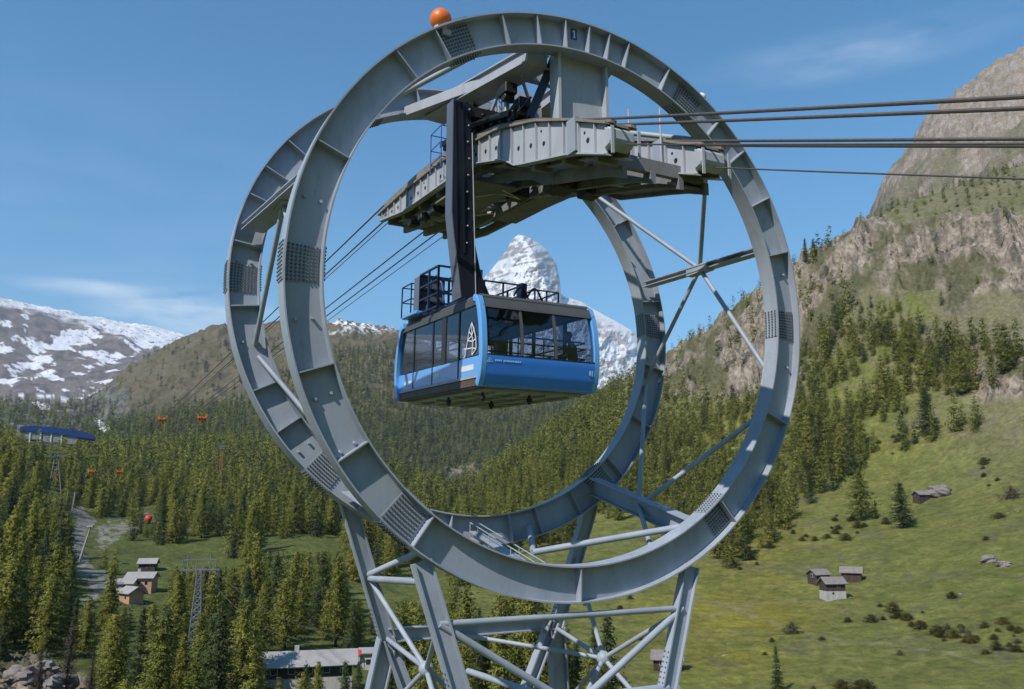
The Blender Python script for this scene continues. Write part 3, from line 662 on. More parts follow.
def station():
    p, r = hit(58, 441); r = 800.0
    az = azel(56, 440)[0]; p = (r*math.sin(az), r*math.cos(az), float(ground_z(r*math.sin(az), r*math.cos(az))))
    zt = azel(56, 430)[1]*r-p[2]
    o = empty('lift_station', p, -az); tag(o, 'blue roofed mountain lift station on the forest edge far left', 'lift station'); nogo(p, 36)
    k = r/F
    MB().prism([(-8,-14),(8,-14),(8,zt-4),(-8,zt-4)], -13*k, 4*k).build('concrete_wall', M['concrete'], o)
    prof = [(-28,7),(-20,8.5),(0,7.5),(14,6),(26,2.5),(31,0),(31,-3),(18,-1),(0,1.5),(-22,3),(-28,3.5)]
    vs = [(x*k, -10, zt+(y-6)*k*.9) for x, y in prof]+[(x*k, 10, zt+(y-6)*k*.9) for x, y in prof]; n = len(prof)
    MB().add(vs, [tuple(range(n)), tuple(range(n,2*n))[::-1]]+[(i,(i+1)%n,n+(i+1)%n,n+i) for i in range(n)]).build('roof', M['stationblue'], o)
    for x0, x1, z0, z1 in ((-24,-12,-3.5,-1),(-10,4,-5,-1.8),(8,16,-6,-3)): MB().box(x0*k, x1*k, -9, 6, zt+z0*k*1.2-5, zt+(z1)*k).build('hall', M['concrete'], o)
    for x in (-20,-12,-4,4): MB().box(x*k-.5, x*k+.5, -9.5, -8.5, -14, zt-3).build('pillar', M['white'], o)
    MB().box(-30*k, -26*k, -7, 7, -8, zt+2.5).build('stair_tower', M['concrete'], o)
station()
def lattice(mb, h_, b, t_, n, r):
    for i in range(n):
        z0, z1 = h_*i/n, h_*(i+1)/n; w0 = b+(t_-b)*i/n; w1 = b+(t_-b)*(i+1)/n
        c0 = [(-w0,-w0,z0),(w0,-w0,z0),(w0,w0,z0),(-w0,w0,z0)]; c1 = [(-w1,-w1,z1),(w1,-w1,z1),(w1,w1,z1),(-w1,w1,z1)]
        for k in range(4):
            mb.tube(c0[k], c1[k], r, 5); mb.tube(c0[k], c1[(k+1)%4], r*.6, 4); mb.tube(c1[k], c1[(k+1)%4], r*.6, 4); mb.tube(c0[(k+1)%4], c1[k], r*.6, 4)
    return mb
def masts():
    p, r = hit(193, 668); h_ = top_at(p, r, 570, 192); o = empty('lattice_mast', p, R(15)); tag(o, 'grey lattice power mast with a wide double crossarm among the trees at lower left', 'mast'); nogo(p, 1.5)
    lattice(MB(), h_, 1.3, .35, 14, .11).build('mast', M['mast'], o)
    k = r/F; mb = MB(); mb.beam((-17*k,0,h_), (17*k,0,h_), .26, .26); mb.beam((-15*k,0,h_+9*k), (15*k,0,h_+9*k), .18, .18)
    mb.beam((-17*k,.8,h_), (17*k,.8,h_), .25, .25); mb.build('crossarm', M['mast'], o)
    for x, t_ in ((-15,9),(-10.5,13),(-3,7),(3,6),(9,14),(14,10)): MB().tube((x*k,0,h_-.8), (x*k,0,h_+t_*k), .10, 6).build('insulator_post', M['mast'], o)
    p, r = hit(109, 628); h_ = top_at(p, r, 583, 108); o = empty('lattice_mast', p, R(-10)); tag(o, 'small grey lattice mast left of the white roofed houses', 'mast'); nogo(p, 3)
    lattice(MB(), h_, 1.0, .3, 9, .1).build('mast', M['mast'], o); MB().beam((-2.6,0,h_), (2.6,0,h_), .22, .22).beam((-1.6,0,h_-1.6), (1.6,0,h_-1.6), .16, .16).build('crossarm', M['mast'], o)
    # A-frame ropeway tower below the station
    r = 520; az = azel(52, 500)[0]; x, y = r*math.sin(az), r*math.cos(az); z = float(ground_z(x, y)); p = (x, y, z); h_ = azel(52, 452)[1]*r-z; k = r/F
    o = empty('ropeway_tower', p, -az); tag(o, 'grey A-frame ropeway tower below the blue station', 'ropeway tower'); nogo(p, 9)
    for sx in (-1, 1):
        for sy in (-1, 1):
            MB().tube((sx*5*k+1.5*k, sy*3.0, -2), (sx*1.0*k, sy*1.2, h_-2*k), .38, 8, .26).build('leg', M['mast'], o)
    mb = MB()
    for t in (.2,.4,.6,.8):
        w = 5*k*(1-t)+1.0*k*t; mb.tube((-w+1.5*k*(1-t),-3+t*1.8,h_*t), (w+1.5*k*(1-t),-3+t*1.8,h_*t), .18, 6)
    mb.build('brace', M['mast'], o)
    MB().beam((-8*k,0,h_), (8*k,0,h_), 2.2, .8).beam((-8*k,-2,h_-4*k), (9*k,-2,h_-3*k), .5, .5).build('crosshead', M['mast'], o)
    p, r = hit(219, 497); h_ = top_at(p, r, 449, 220); k = r/F; o = empty('timber_mast', p, R(20)); tag(o, 'slim orange brown lattice mast with grey rollers on top, rising from the forest', 'mast'); nogo(p, 4)
    lattice(MB(), h_, .75, .65, 12, .17).build('mast', M['timberpole'], o); MB().box(-1.6,1.6,-.9,.9,h_,h_+.8).beam((-2.6,0,h_+1), (2.9,0,h_+2.0), .6, .5).build('crosshead', M['mast'], o)
    for x in (-1.9,-.6,.8,2.2): MB().cyl((x,0,h_+2.0), (0,1,0), .45, .5, 10).build('roller', M['mast'], o)
    p, r = hit(79, 562); h_ = top_at(p, r, 527, 84); o = empty('white_pole', p); tag(o, 'slim white leaning pole beside the gravel track', 'pole'); nogo(p, 3)
    MB().tube((0,0,-.5), (2.2,1,h_), .42, 8, .25).build('shaft', M['concrete'], o); MB().box(1.3,3.2,.4,1.6,h_,h_+.5).build('cap', M['concrete'], o)
    for px, py, top, lab in ((65,512,490,'left of the two short grey posts by the gravel yard'),(72,512,492,'right of the two short grey posts by the gravel yard')):
        p, r = hit(px, py); h_ = top_at(p, r, top, px); o = MB().tube((0,0,-1), (.6,0,h_), .4, 7, .25).build('grey_post', M['concrete'], None, True, p); tag(o, lab, 'post', 'grey posts by the gravel yard')
    p, r = hit(148, 524); k = r/F; zt = top_at(p, r, 515, 148)
    o = empty('red_dome', (p[0], p[1], p[2])); tag(o, 'small bright red dome between the trees by the gravel yard', 'shelter'); nogo(p, 5)
    MB().sphere((0,0,zt-1.8), 3.4*k, 14, 9, 1.0).build('shell', M['red'], o, True); MB().cyl((0,0,zt/2-2.5), (0,0,1), 2.2*k, zt+1, 10).build('stem', M['dark'], o)
masts()
def boulders():
    lst = [(868,472,3,'x'),(938,494,5.5,'large brown boulder beside the lone hut'),(990,562,3.0,'pale boulder at the right side of the meadow'),(1004,566,2.2,'small pale boulder right of the larger pale one'),
           (22,680,3.0,'large grey boulder in the bottom left corner'),(45,672,2.4,'grey boulder behind the corner one'),(62,686,2.6,'flat grey boulder right of the corner one')]
    for i, (px, py, s_, lab) in enumerate(lst[1:]):
        p, r = hit(px, py); rg = random.Random(i); mb = MB(); mb.sphere((0,0,0), 1.0, 40, 26)
        mb.v = [tuple(Vector(v)*(1+.5*(float(fbm(np.array([v[0]*1.7+i*7]), np.array([v[1]*1.7+v[2]*2.3]), 4, i)[0]))) ) for v in mb.v]
        mb.v = [(v[0]*s_, v[1]*s_*.8, v[2]*s_*.55) for v in mb.v]
        o = mb.build('boulder', M['slate'], None, True, (p[0], p[1], p[2]+.1*s_)); o.rotation_euler.z = rg.uniform(0, 6); tag(o, lab, 'boulder', 'boulders in the grass')
boulders()
def stones():
    rb = random.Random(77); proto = None
    for i in range(16):
        px, py = (rb.uniform(700, 1020), rb.uniform(500, 685)) if i < 8 else (rb.uniform(880, 1020), rb.uniform(430, 520))
        p, r = hit(px, py)
        if proto is None:
            mb = MB(); mb.sphere((0,0,0), 1.0, 12, 8); mb.v = [(v[0]*(1+.3*math.sin(v[1]*3)), v[1]*(.8+.2*math.cos(v[2]*4)), v[2]*.6) for v in mb.v]; o = mb.build('field_stone', M['slate'], None, True); proto = o
        else: o = proto.copy(); COL.objects.link(o)
        s_ = rb.uniform(.25, .6); o.location = (p[0], p[1], p[2]-.1); o.scale = (s_, s_*rb.uniform(.7,1.3), s_); o.rotation_euler.z = rb.uniform(0, 6); tag(o, 'small grey stone lying in the meadow grass', 'stone', 'stones in the meadow')
stones()
def wires():
    for k, (a, b_, lab) in enumerate((((210,568),(352,640),'upper of two thin power wires crossing the dark trees'),((209,578),(300,640),'lower of two thin power wires crossing the dark trees'))):
        (p, r) = hit(193, 668); d = ray(*a); d = Vector(d)/math.hypot(d[0], d[1])*r; e = ray(*b_); e = Vector(e)/math.hypot(e[0], e[1])*150
        pts = [d.lerp(e, t)-Vector((0,0,2.2*math.sin(PI*t))) for t in np.linspace(0, 1, 16)]
        tag(MB().path(pts, .018, 5).build('power_wire', M['mast']), lab, 'wire', 'power wires')
wires()

# ------------------------------------------------------------------ shrubs and single trees
BUSHP = [mesh_tris('foliage', crown_arrays(400+k, 2.0, 1.7, 9, 9, 5, 6, .42, .05, .45, 0), M['bush']) for k in range(3)]
GBUSHP = [mesh_tris('foliage', crown_arrays(410+k, 2.2, 1.6, 9, 9, 5, 4, .36, .05, .5, .05), M['greybush']) for k in range(2)]
sm_ = MB()
for i in range(7):
    a = i*.9; sm_.tube((0,0,-.4), (.7*math.cos(a), .7*math.sin(a), 1.2), .05, 4, .015)
STEM = bpy.data.meshes.new('stems'); STEM.from_pydata(sm_.v, [], sm_.f); STEM.materials.append(M['bark'])
def plant(name, p, rz, s_, crown, trunk, label, cat, group, sz=None, cn='crown', tn='trunk'):
    o = empty(name, p, rz); o.scale = (s_, s_, sz or s_); tag(o, label, cat, group)
    for nm, me_ in ((tn, trunk), (cn, crown)):
        c = bpy.data.objects.new(nm, me_); COL.objects.link(c); c.parent = o
    return o
bushes = [(792,634,26,1,'grey leafless bush alone on the lower meadow'),(731,568,22,1,'grey green bush at the forest edge right of the ring'),(815,541,10,0,''),(851,521,12,0,''),(806,537,7,0,''),(1012,498,26,1,'big dark bush at the right edge of the meadow'),
 (880,607,9,0,''),(893,612,20,0,''),(908,620,16,0,''),(921,629,18,0,''),(938,634,22,0,''),(955,638,18,0,''),(972,643,16,0,''),(985,628,12,0,''),(1003,624,18,0,''),(1019,632,14,0,''),(997,650,16,0,''),(1017,652,18,0,''),(842,689,24,0,''),(866,690,26,0,''),(822,640,9,0,''),(848,622,12,0,''),(872,622,16,0,''),(900,655,14,1,'small grey bush in the middle of the lower right shrub row'),(772,642,8,0,''),
 (640,640,10,0,''),(585,600,13,0,''),(560,612,10,0,''),(610,590,12,0,''),(765,655,8,0,''),(500,610,14,0,''),(520,600,10,0,''),(640,560,10,0,''),(952,598,14,0,''),(1000,518,16,0,''),(986,540,10,0,''),(770,548,16,0,''),(785,520,14,0,''),(752,560,14,0,''),(846,540,18,0,''),(858,528,14,0,'')]
rb = random.Random(21)
for (bx, by, sx_, sy_, n_) in ((905,618,30,8,10),(960,636,34,8,12),(1010,640,16,14,7),(845,530,14,10,7),(790,530,16,12,6),(740,562,18,8,5),(870,520,16,8,4),(590,606,50,10,10),(990,470,30,14,7),(880,440,22,10,6),(850,688,30,3,5)):
    for _ in range(n_): bushes.append((bx+rb.gauss(0,sx_*.6), by+rb.gauss(0,sy_*.6), rb.uniform(5,13), 0 if rb.random() < .8 else 2, ''))
for i, (px, py, w, k, lab) in enumerate(bushes):
    p, r = hit(px, py); s_ = w*r/F/3.4
    plant('bush', p, rng.uniform(0, 6), s_, (GBUSHP if k else BUSHP)[i % (2 if k else 3)], STEM, lab or 'low rounded green bush on the grass slope', 'bush', 'bushes scattered over the meadow', s_*rng.uniform(.5, .8), 'foliage', 'stems')
NTR = 0
def tree_at(px, py, top, k, label, cat='tree', group=None, name='pine_tree', wide=1.0):
    global NTR; NTR += 1
    p, r = hit(px, py); h_ = top_at(p, r, top, px); s_ = h_/18.0; nogo(p, 2.5)
    cr, tk = DEADP if k < 0 else PROTO[k]
    o = plant(name, p, rng.uniform(0, 6), s_*wide, cr, tk, label, cat, group, s_); return o
tree_at(778, 695, 646, 4, 'dark pointed spruce alone at the bottom edge of the meadow', 'conifer')
tree_at(862, 521, 468, 6, 'tall pine left of the pair standing on the meadow', 'conifer', wide=1.1); tree_at(876, 519, 500, 4, 'short dark conifer right behind the tall meadow pine', 'conifer')
tree_at(903, 528, 480, 5, 'dark spreading pine with fallen branches, right of the meadow pair', 'conifer', wide=1.5)
tree_at(806, 263, 238, 4, 'small dark conifer on the cliff skyline, left of the skyline pair', 'conifer', name='pine_tree'); tree_at(814, 259, 238, 5, 'small dark conifer on the cliff skyline, right of the skyline pair', 'conifer')
tree_at(66, 690, 622, -1, 'bare grey brown conifer at the bottom left, tallest of the leafless ones', 'dead tree', name='bare_tree')
tree_at(38, 692, 640, -1, 'bare brown conifer behind the corner boulders', 'dead tree', name='bare_tree'); tree_at(90, 694, 648, -1, 'bare reddish brown conifer right of the tallest leafless one', 'dead tree', name='bare_tree')
for px, py in ((470,689),(300,600)): pass
nogo((0, 22, 0), 16)

S1 = sample(108000, 122, 1100); S1 = S1[S1[:, 6] > .5]; S1 = S1[np.argsort(-S1[:, 3])]; rng.shuffle(S1); S1 = thin(S1, 5.5)
H1 = rng.uniform(11, 20, len(S1))*rng.uniform(.62, 1.2, len(S1))*np.where(S1[:, 4] > 640, .92, 1.0)*np.where((S1[:, 4] > 850) & (S1[:, 5] < 330), .55, 1)
H1 = H1*np.where((S1[:, 4] > 800) & (S1[:, 5] > 300), 1.3, 1); ck, H1 = clear_views(S1, H1); S1 = S1[ck]; H1 = H1[ck]
print('dbg', ((S1[:,4]>820)&(S1[:,4]<880)&(S1[:,5]>310)&(S1[:,5]<390)).sum())
big = H1/S1[:, 3]; vis = (S1[:, 4] > -12) & (S1[:, 4] < 1036); pt = project(S1[:, 0], S1[:, 1], S1[:, 2]+H1)[1]; vis &= pt < 686
order = np.argsort(-(big*vis)); NI = 300-NTR-4
ind = set(order[:NI].tolist()); print('near trees', len(S1), 'individual', len(ind))
for i in ind:
    s = S1[i]; pine = rng.random() < (.24 if s[4] < 470 else .15); k = [4, 5][int(rng.integers(2))] if pine else [0, 1, 2, 3, 6][int(rng.integers(5))]
    kind = 'dark green spruce' if pine else 'bright green larch'
    if s[4] < 470: g_, w_ = 'conifers of the valley forest on the left', 'in the valley forest left of and below the rings'
    elif s[5] > 330: g_, w_ = 'conifers of the right hand slope', 'on the wooded slope above the meadow'
    else: g_, w_ = 'conifers on the cliff', 'on the cliff top at the right'
    plant('spruce_tree' if pine else 'larch_tree', (s[0], s[1], s[2]), rng.uniform(0, 6.28), H1[i]/18*rng.uniform(.85, 1.2), PROTO[k][0], PROTO[k][1], f'{kind} {w_}', 'conifer', g_+(' (spruce)' if pine else ' (larch)'), H1[i]/18)
# everything else: one woodland mass
mids = [crown_arrays(500+k, 16, [4.3,4.9,3.8][k], 15, 7, 2.6, 5, 1.45, .04, .55, .03) for k in range(3)]
fars = [crown_arrays(520+k, 15, [3.5,4.0,3.0,3.6][k], 8, 5, 1.6, 3, 2.5, .02, .55, 0) for k in range(4)]
tl = []; tt = []
def placed(P_, ca_, sa_, sc, s):
    q = np.stack([P_[:, :, 0]*ca_-P_[:, :, 1]*sa_, P_[:, :, 0]*sa_+P_[:, :, 1]*ca_, P_[:, :, 2]*sc], -1); q[:, 3] /= sc; q[:, :3] += np.array(s[:3]); return q
def tints(n, px, py, far):
    t = rng.random(n)[:, None]; c = np.array(LG0)*(1-t)+np.array(LG1)*t; dk = rng.random(n) < np.where(px < 470, .3, .14)+(.35*far)
    t2 = rng.random(n)[:, None]; c[dk] = (np.array(DG0)*(1-t2)+np.array(DG1)*t2)[dk]; return c
rest = np.array([i for i in range(len(S1)) if i not in ind]); c_ = tints(len(rest), S1[rest, 4], S1[rest, 5], 0)
for q, i in enumerate(rest):
    s = S1[i]; P_ = mids[i % 3] if s[3] < 620 else fars[i % 4]; a = rng.uniform(0, 6.28); sc = H1[i]/(16 if s[3] < 620 else 15); ca_, sa_ = math.cos(a)*sc, math.sin(a)*sc
    tl.append(placed(P_, ca_, sa_, sc, s)); tt.append(np.repeat(c_[q:q+1], len(P_), 0))
S2 = sample(125000, 1000, 2700); S2 = S2[S2[:, 6] < .5]; rng.shuffle(S2); S2 = thin(S2, 9.0); print('far trees', len(S2)); c_ = tints(len(S2), S2[:, 4], S2[:, 5], .6)
for q, s in enumerate(S2):
    P_ = fars[q % 4]; a = rng.uniform(0, 6.28); sc = rng.uniform(.85, 1.65); ca_, sa_ = math.cos(a)*sc, math.sin(a)*sc
    tl.append(placed(P_, ca_, sa_, sc, s)); tt.append(np.repeat(c_[q:q+1], len(P_), 0))
TR = np.concatenate(tl); print('forest tris', len(TR))
fo = bpy.data.objects.new('forest', mesh_tris('forest', TR, M['forest'], np.concatenate(tt))); COL.objects.link(fo); tag(fo, 'mixed larch and spruce forest covering the far valley slopes', 'forest', None, 'stuff')

#PYLON_BEGIN
# ------------------------------------------------------------------ ring pylon (local x across, y along the ropes away from us, z up)
TAU = (R(2.08), R(-5.75)); RC = (Vector((.12,-2.916,-.52)), Vector((-.12,2.916,.52)))
RO, RI, RT = 7.25, 6.41, .50
def RP(b, th, r=6.83, off=0.0):
    t = R(th); ta = TAU[b]
    return RC[b] + Vector((0, math.cos(ta), math.sin(ta)))*off + Vector((r*math.cos(t), -r*math.sin(t)*math.sin(ta), r*math.sin(t)*math.cos(ta)))
PY_ = empty('ring_pylon', OT, PSI); tag(PY_, 'grey steel ropeway pylon of two giant rings on braced legs', 'ropeway pylon')
def annulus(mb, r0, r1, y0, y1, n=180, a0=0, a1=360):
    full = abs(a1-a0) >= 360; m_ = n if full else n+1; vs = []
    for i in range(m_):
        t = R(a0+(a1-a0)*i/n); c, s_ = math.cos(t), math.sin(t)
        vs += [(r0*c,y0,r0*s_),(r1*c,y0,r1*s_),(r1*c,y1,r1*s_),(r0*c,y1,r0*s_)]
    fs = []
    for i in range(n):
        a = i*4; b_ = ((i+1) % m_)*4
        for k in range(4): fs.append((a+k, a+(k+1)%4, b_+(k+1)%4, b_+k))
    if not full: fs += [(0,1,2,3), (m_*4-1,m_*4-2,m_*4-3,m_*4-4)]
    return mb.add(vs, fs)
def radial_box(mb, th, r0, r1, w, y0, y1):      # box along a radius
    t = R(th); c, s_ = math.cos(t), math.sin(t); vs = []
    for r in (r0, r1):
        for sw in (-w/2, w/2):
            for y in (y0, y1): vs.append((r*c-sw*s_, y, r*s_+sw*c))
    return mb.add(vs, [(0,1,3,2),(4,6,7,5),(0,4,5,1),(2,3,7,6),(0,2,6,4),(1,5,7,3)])
STIFF = [[158,134,124.5,109,101,94.3,88.5,83.5,78.5,67.5,51,42,30,17,-23,-49,-90,234.5,199,215],
         [160,152,143,172,187,206,216,240,32,43,54,66,90,104,118,7,-13,-30,-46,-62,-74,-82,-98,250]]
PLATE = [[0,60,120,180,230.5,309],[0,60,120,180,229,308]]
for b in (0, 1):
    rng_o = empty('ring_group', RC[b], 0, PY_) if False else None
    mb = MB(); annulus(mb, RI+.02, RO-.02, -.015, .015); annulus(mb, RO-.035, RO, -RT/2, RT/2); annulus(mb, RI, RI+.035, -RT/2, RT/2)
    ring = mb.build('ring', M['steel'], PY_, True, RC[b]); ring.rotation_euler.x = TAU[b]
    ring['label'] = ['front ring of the pylon, nearer the camera', 'rear ring of the pylon'][b]
    for th in STIFF[b]:
        mb = MB(); radial_box(mb, th, RI+.033, RO-.033, .03, -RT/2+.015, RT/2-.015)
        mb.build('stiffener', M['steel'], ring)
    for th in PLATE[b]:
        dth = 3.4; mb = MB()
        for sy in (-1, 1): annulus(mb, RI+.07, RO-.07, sy*.016, sy*.034, 8, th-dth, th+dth)
        annulus(mb, RO+.001, RO+.018, -RT/2+.02, RT/2-.02, 8, th-dth, th+dth); annulus(mb, RI-.018, RI-.001, -RT/2+.02, RT/2-.02, 8, th-dth, th+dth)
        mb.use(1)
        for i in range(10):
            ta = R(th-dth*.9+dth*1.8*i/9)
            for j in range(8):
                r = RI+.12+(RO-RI-.24)*j/7
                for sy in (-1, 1): mb.cyl((r*math.cos(ta), sy*.045, r*math.sin(ta)), (0,1,0), .027, .04, 6)
            for j in range(4):
                y = -RT/2+.07+(RT-.14)*j/3
                for rr in (RO+.03, RI-.03): mb.cyl((rr*math.cos(ta), y, rr*math.sin(ta)), (math.cos(ta),0,math.sin(ta)), .022, .035, 6)
        mb.build('splice_plate', [M['steel'], M['bolt']], ring)
    # loose lifting lugs and round plugs seen on the web
    mb = MB()
    for th in ((204,168,190,350,12,214) if b == 0 else (195,176,216,222,20,350)):
        for dr in (-.18, .18): t = R(th); mb.cyl(((6.83+dr)*math.cos(t), -.05, (6.83+dr)*math.sin(t)), (0,1,0), .035, .09, 8)
    mb.build('lug', M['steel2'], ring)
# number plate and warning ball on the front ring
def plate_number():
    p = RP(0, 91.4, 6.98, -.022); mb = MB((0,0,0)); mb.box(-.09,.09,-.006,.004,-.15,.15); o = mb.build('number_plate', M['signblue'], PY_, False, p); o['label'] = 'small blue plate with white number 1'
    mb = MB(); mb.box(-.012,.03,-.014,-.008,-.10,.10); mb.box(-.045,.05,-.014,-.008,-.115,-.095); mb.add([(-.055,-.014,.05),(-.035,-.014,.03),(-.010,-.014,.06),(-.010,-.014,.10),(-.055,-.008,.05),(-.035,-.008,.03),(-.010,-.008,.06),(-.010,-.008,.10)], [(0,1,2,3),(4,7,6,5),(0,4,5,1),(1,5,6,2),(2,6,7,3),(3,7,4,0)])
    mb.build('numeral', M['white'], o)
plate_number()
pb = RP(0, 121.3, 7.44); wb = MB().sphere((0,0,0), .262, 24, 16).build('warning_ball', M['orange'], PY_, True, pb); wb['label'] = 'orange warning ball on top of the front ring'
MB().cyl((0,0,-.24), (0,0,1), .16, .12, 14).box(.0,.22,-.13,-.05,-.42,-.28).build('mount', M['steel2'], wb)
lb = RP(0, 57, 7.42); MB().sphere((0,0,0), .13, 14, 9).cyl((-.05,0,-.09), (0,0,1), .1, .12, 10).build('beacon', M['white'], PY_, True, lb)
mb = MB(); mb.box(-.5,.75,-.22,-.10,-.55,.02).box(-.5,.75,-.3,.02,.03,.06)
# crossbeams and diagonals tying the two rings
def ib(name, p, q, w, h_, t=.03, up=(0,0,1), mat='steel'): return MB().ibeam(p, q, w, h_, t, up).build(name, M[mat], PY_)
def tb(name, p, q, r, mat='steel'): return MB().tube(p, q, r, 12).build(name, M[mat], PY_, True)
for sgn in (1, -1):
    A_ = lambda a: a if sgn > 0 else 180-a
    p, q = RP(0, A_(19), 6.8, .22), RP(1, A_(12), 6.8, -.22); ib('cross_beam', p, q, .62 if sgn < 0 else .34, .18); C1 = (p+q)/2
    p, q = RP(0, A_(-57), 6.75, .22), RP(1, A_(-55), 6.75, -.22); ib('cross_beam', p, q, .4, .5); C2 = (p+q)/2
    for C_, b, a in ((C1,0,50),(C1,1,44),(C1,0,-14),(C1,1,-16),(C2,0,-21),(C2,1,-19),(C2,0,-70)):
        tb('diagonal_brace', C_, RP(b, A_(a), 6.7, .06 if b == 0 else -.06), .068)
    MB().beam(C1+Vector((0,-.5,-.02)), C1+Vector((0,.5,-.02)), .3, .26).build('gusset', M['steel'], PY_)
tb('diagonal_brace', RP(1, 112, 6.95, -.2), RP(0, 117, 6.45, .15), .075, 'saddle'); MB().beam(RP(1, 108, 6.5, -.1), Vector((-1.2,-.6,6.05)), .3, .3).build('top_girder', M['saddle'], PY_); tb('diagonal_brace', RP(1, 96, 6.5, -.1), RP(0, 50, 6.6, .2), .08, 'saddle'); tb('diagonal_brace', RP(0, 80, 6.5, .1), RP(1, 62, 6.5, -.1), .07, 'saddle')
# top girders and saddle hangers
for x in (-1.15, 1.15):
    p = Vector((x*.75, -2.7, 5.80)); q = Vector((x*1.25, 3.0, 6.55)); MB().beam(p, q, .62, .34).build('top_girder', M['saddle'], PY_)
    MB().beam(p+Vector((0,0,.19)), q+Vector((0,0,.19)), .78, .04).beam(p-Vector((0,0,.19)), q-Vector((0,0,.19)), .78, .04).build('girder_flange', M['saddle'], PY_)
for y in (-1.6, .2, 1.8): z_ = 5.72+(y+2.65)*.19; MB().beam((-1.15,y,z_), (1.1,y,z_), .2, .28).build('cross_girder', M['saddle'], PY_)
for (a, b_, r_) in (((-1.05,-1.2,4.2),(-.95,-1.3,6.0),.07),((-1.2,1.2,4.45),(-1.2,.6,6.25),.08),((1.0,-.5,4.3),(1.0,-.8,6.1),.07),((-1.15,.4,4.4),(-1.05,-1.2,5.9),.045),((1.0,1.6,4.5),(1.2,.4,6.2),.06),((-1.3,2.2,4.5),(.9,2.6,6.3),.06),((-1.0,-2.0,5.7),(1.0,.8,6.1),.05)):
    tb('strut', a, b_, r_, 'saddle')
for (x, y, z_) in ((-1.1,-1.5,5.55),(-1.15,.9,6.0),(-.2,-.6,5.75)): MB().box(x-.18,x+.18,y-.22,y+.22,z_-.3,z_).cyl((x,y,z_-.36), (1,0,0), .13, .3, 12).build('winch_block', M['machine'], PY_, bevel=.02)
def hanger_plate(y, x0, x1, z0, z1):
    mb = MB(); w = (x1-x0)
    a, c = x0+w*.32, x0+w*.72; zt = z0+.85
    mb.box(x0, a, y-.02, y+.02, z0, z1).box(c, x1, y-.02, y+.02, z0, z1).box(a, c, y-.02, y+.02, zt, z1)
    mb.box(x0-.04, x0+.04, y-.22, y+.22, z0, z1).box(x1-.04, x1+.04, y-.22, y+.22, z0, z1)
    mb.box(a-.03, a+.01, y-.12, y+.12, z0, zt).box(c-.01, c+.03, y-.12, y+.12, z0, zt).box(a, c, y-.12, y+.12, zt-.01, zt+.03)
    mb.build('suspension_plate', M['saddle'] if False else M['steel2'], PY_)
hanger_plate(-2.93, -.46, .98, 3.3, 5.92); hanger_plate(2.92, -.8, .7, 4.5, 6.95)
MB().beam((-.30,-2.62,6.0), (-.92,-2.35,4.25), .16, .22).build('strut', M['black'], PY_); tb('strut', (-.7,2.7,6.2), (-1.2,1.0,4.7), .09, 'saddle'); tb('strut', (.7,-2.6,5.7), (1.25,-1.2,4.4), .09, 'saddle')
# rope saddles
TOPS = [(7.5,4.60),(5,4.60),(2,4.46),(0,4.25),(-2,3.93),(-4,3.32),(-5.6,2.66),(-7.0,2.0),(-7.6,1.66)]
BOTS = [(7.35,4.38),(5,3.98),(2.5,3.82),(1,3.74),(-.5,3.60),(-2.3,3.05),(-3.0,2.62),(-5.6,1.93),(-7.0,1.38),(-7.5,1.2)]
def zt(y): return float(np.interp(y, [p[0] for p in TOPS[::-1]], [p[1] for p in TOPS[::-1]]))
def zb(y): return float(np.interp(y, [p[0] for p in BOTS[::-1]], [p[1] for p in BOTS[::-1]]))
def zrope(y):
    if y < -6.64: return 2.28+.40*(y+6.64)*(1-.0012*max(0, -6.64-y)) - 0
    if y < 6: return float(np.interp(y, [-6.64,-5.6,-4,-2,0,2,4,6], [2.28,2.70,3.42,4.12,4.56,4.80,4.90,4.92]))
    return 4.92-.008*(y-6)+3.9e-5*(y-6)**2
ysm = [7.5-15.1*i/46 for i in range(47)]
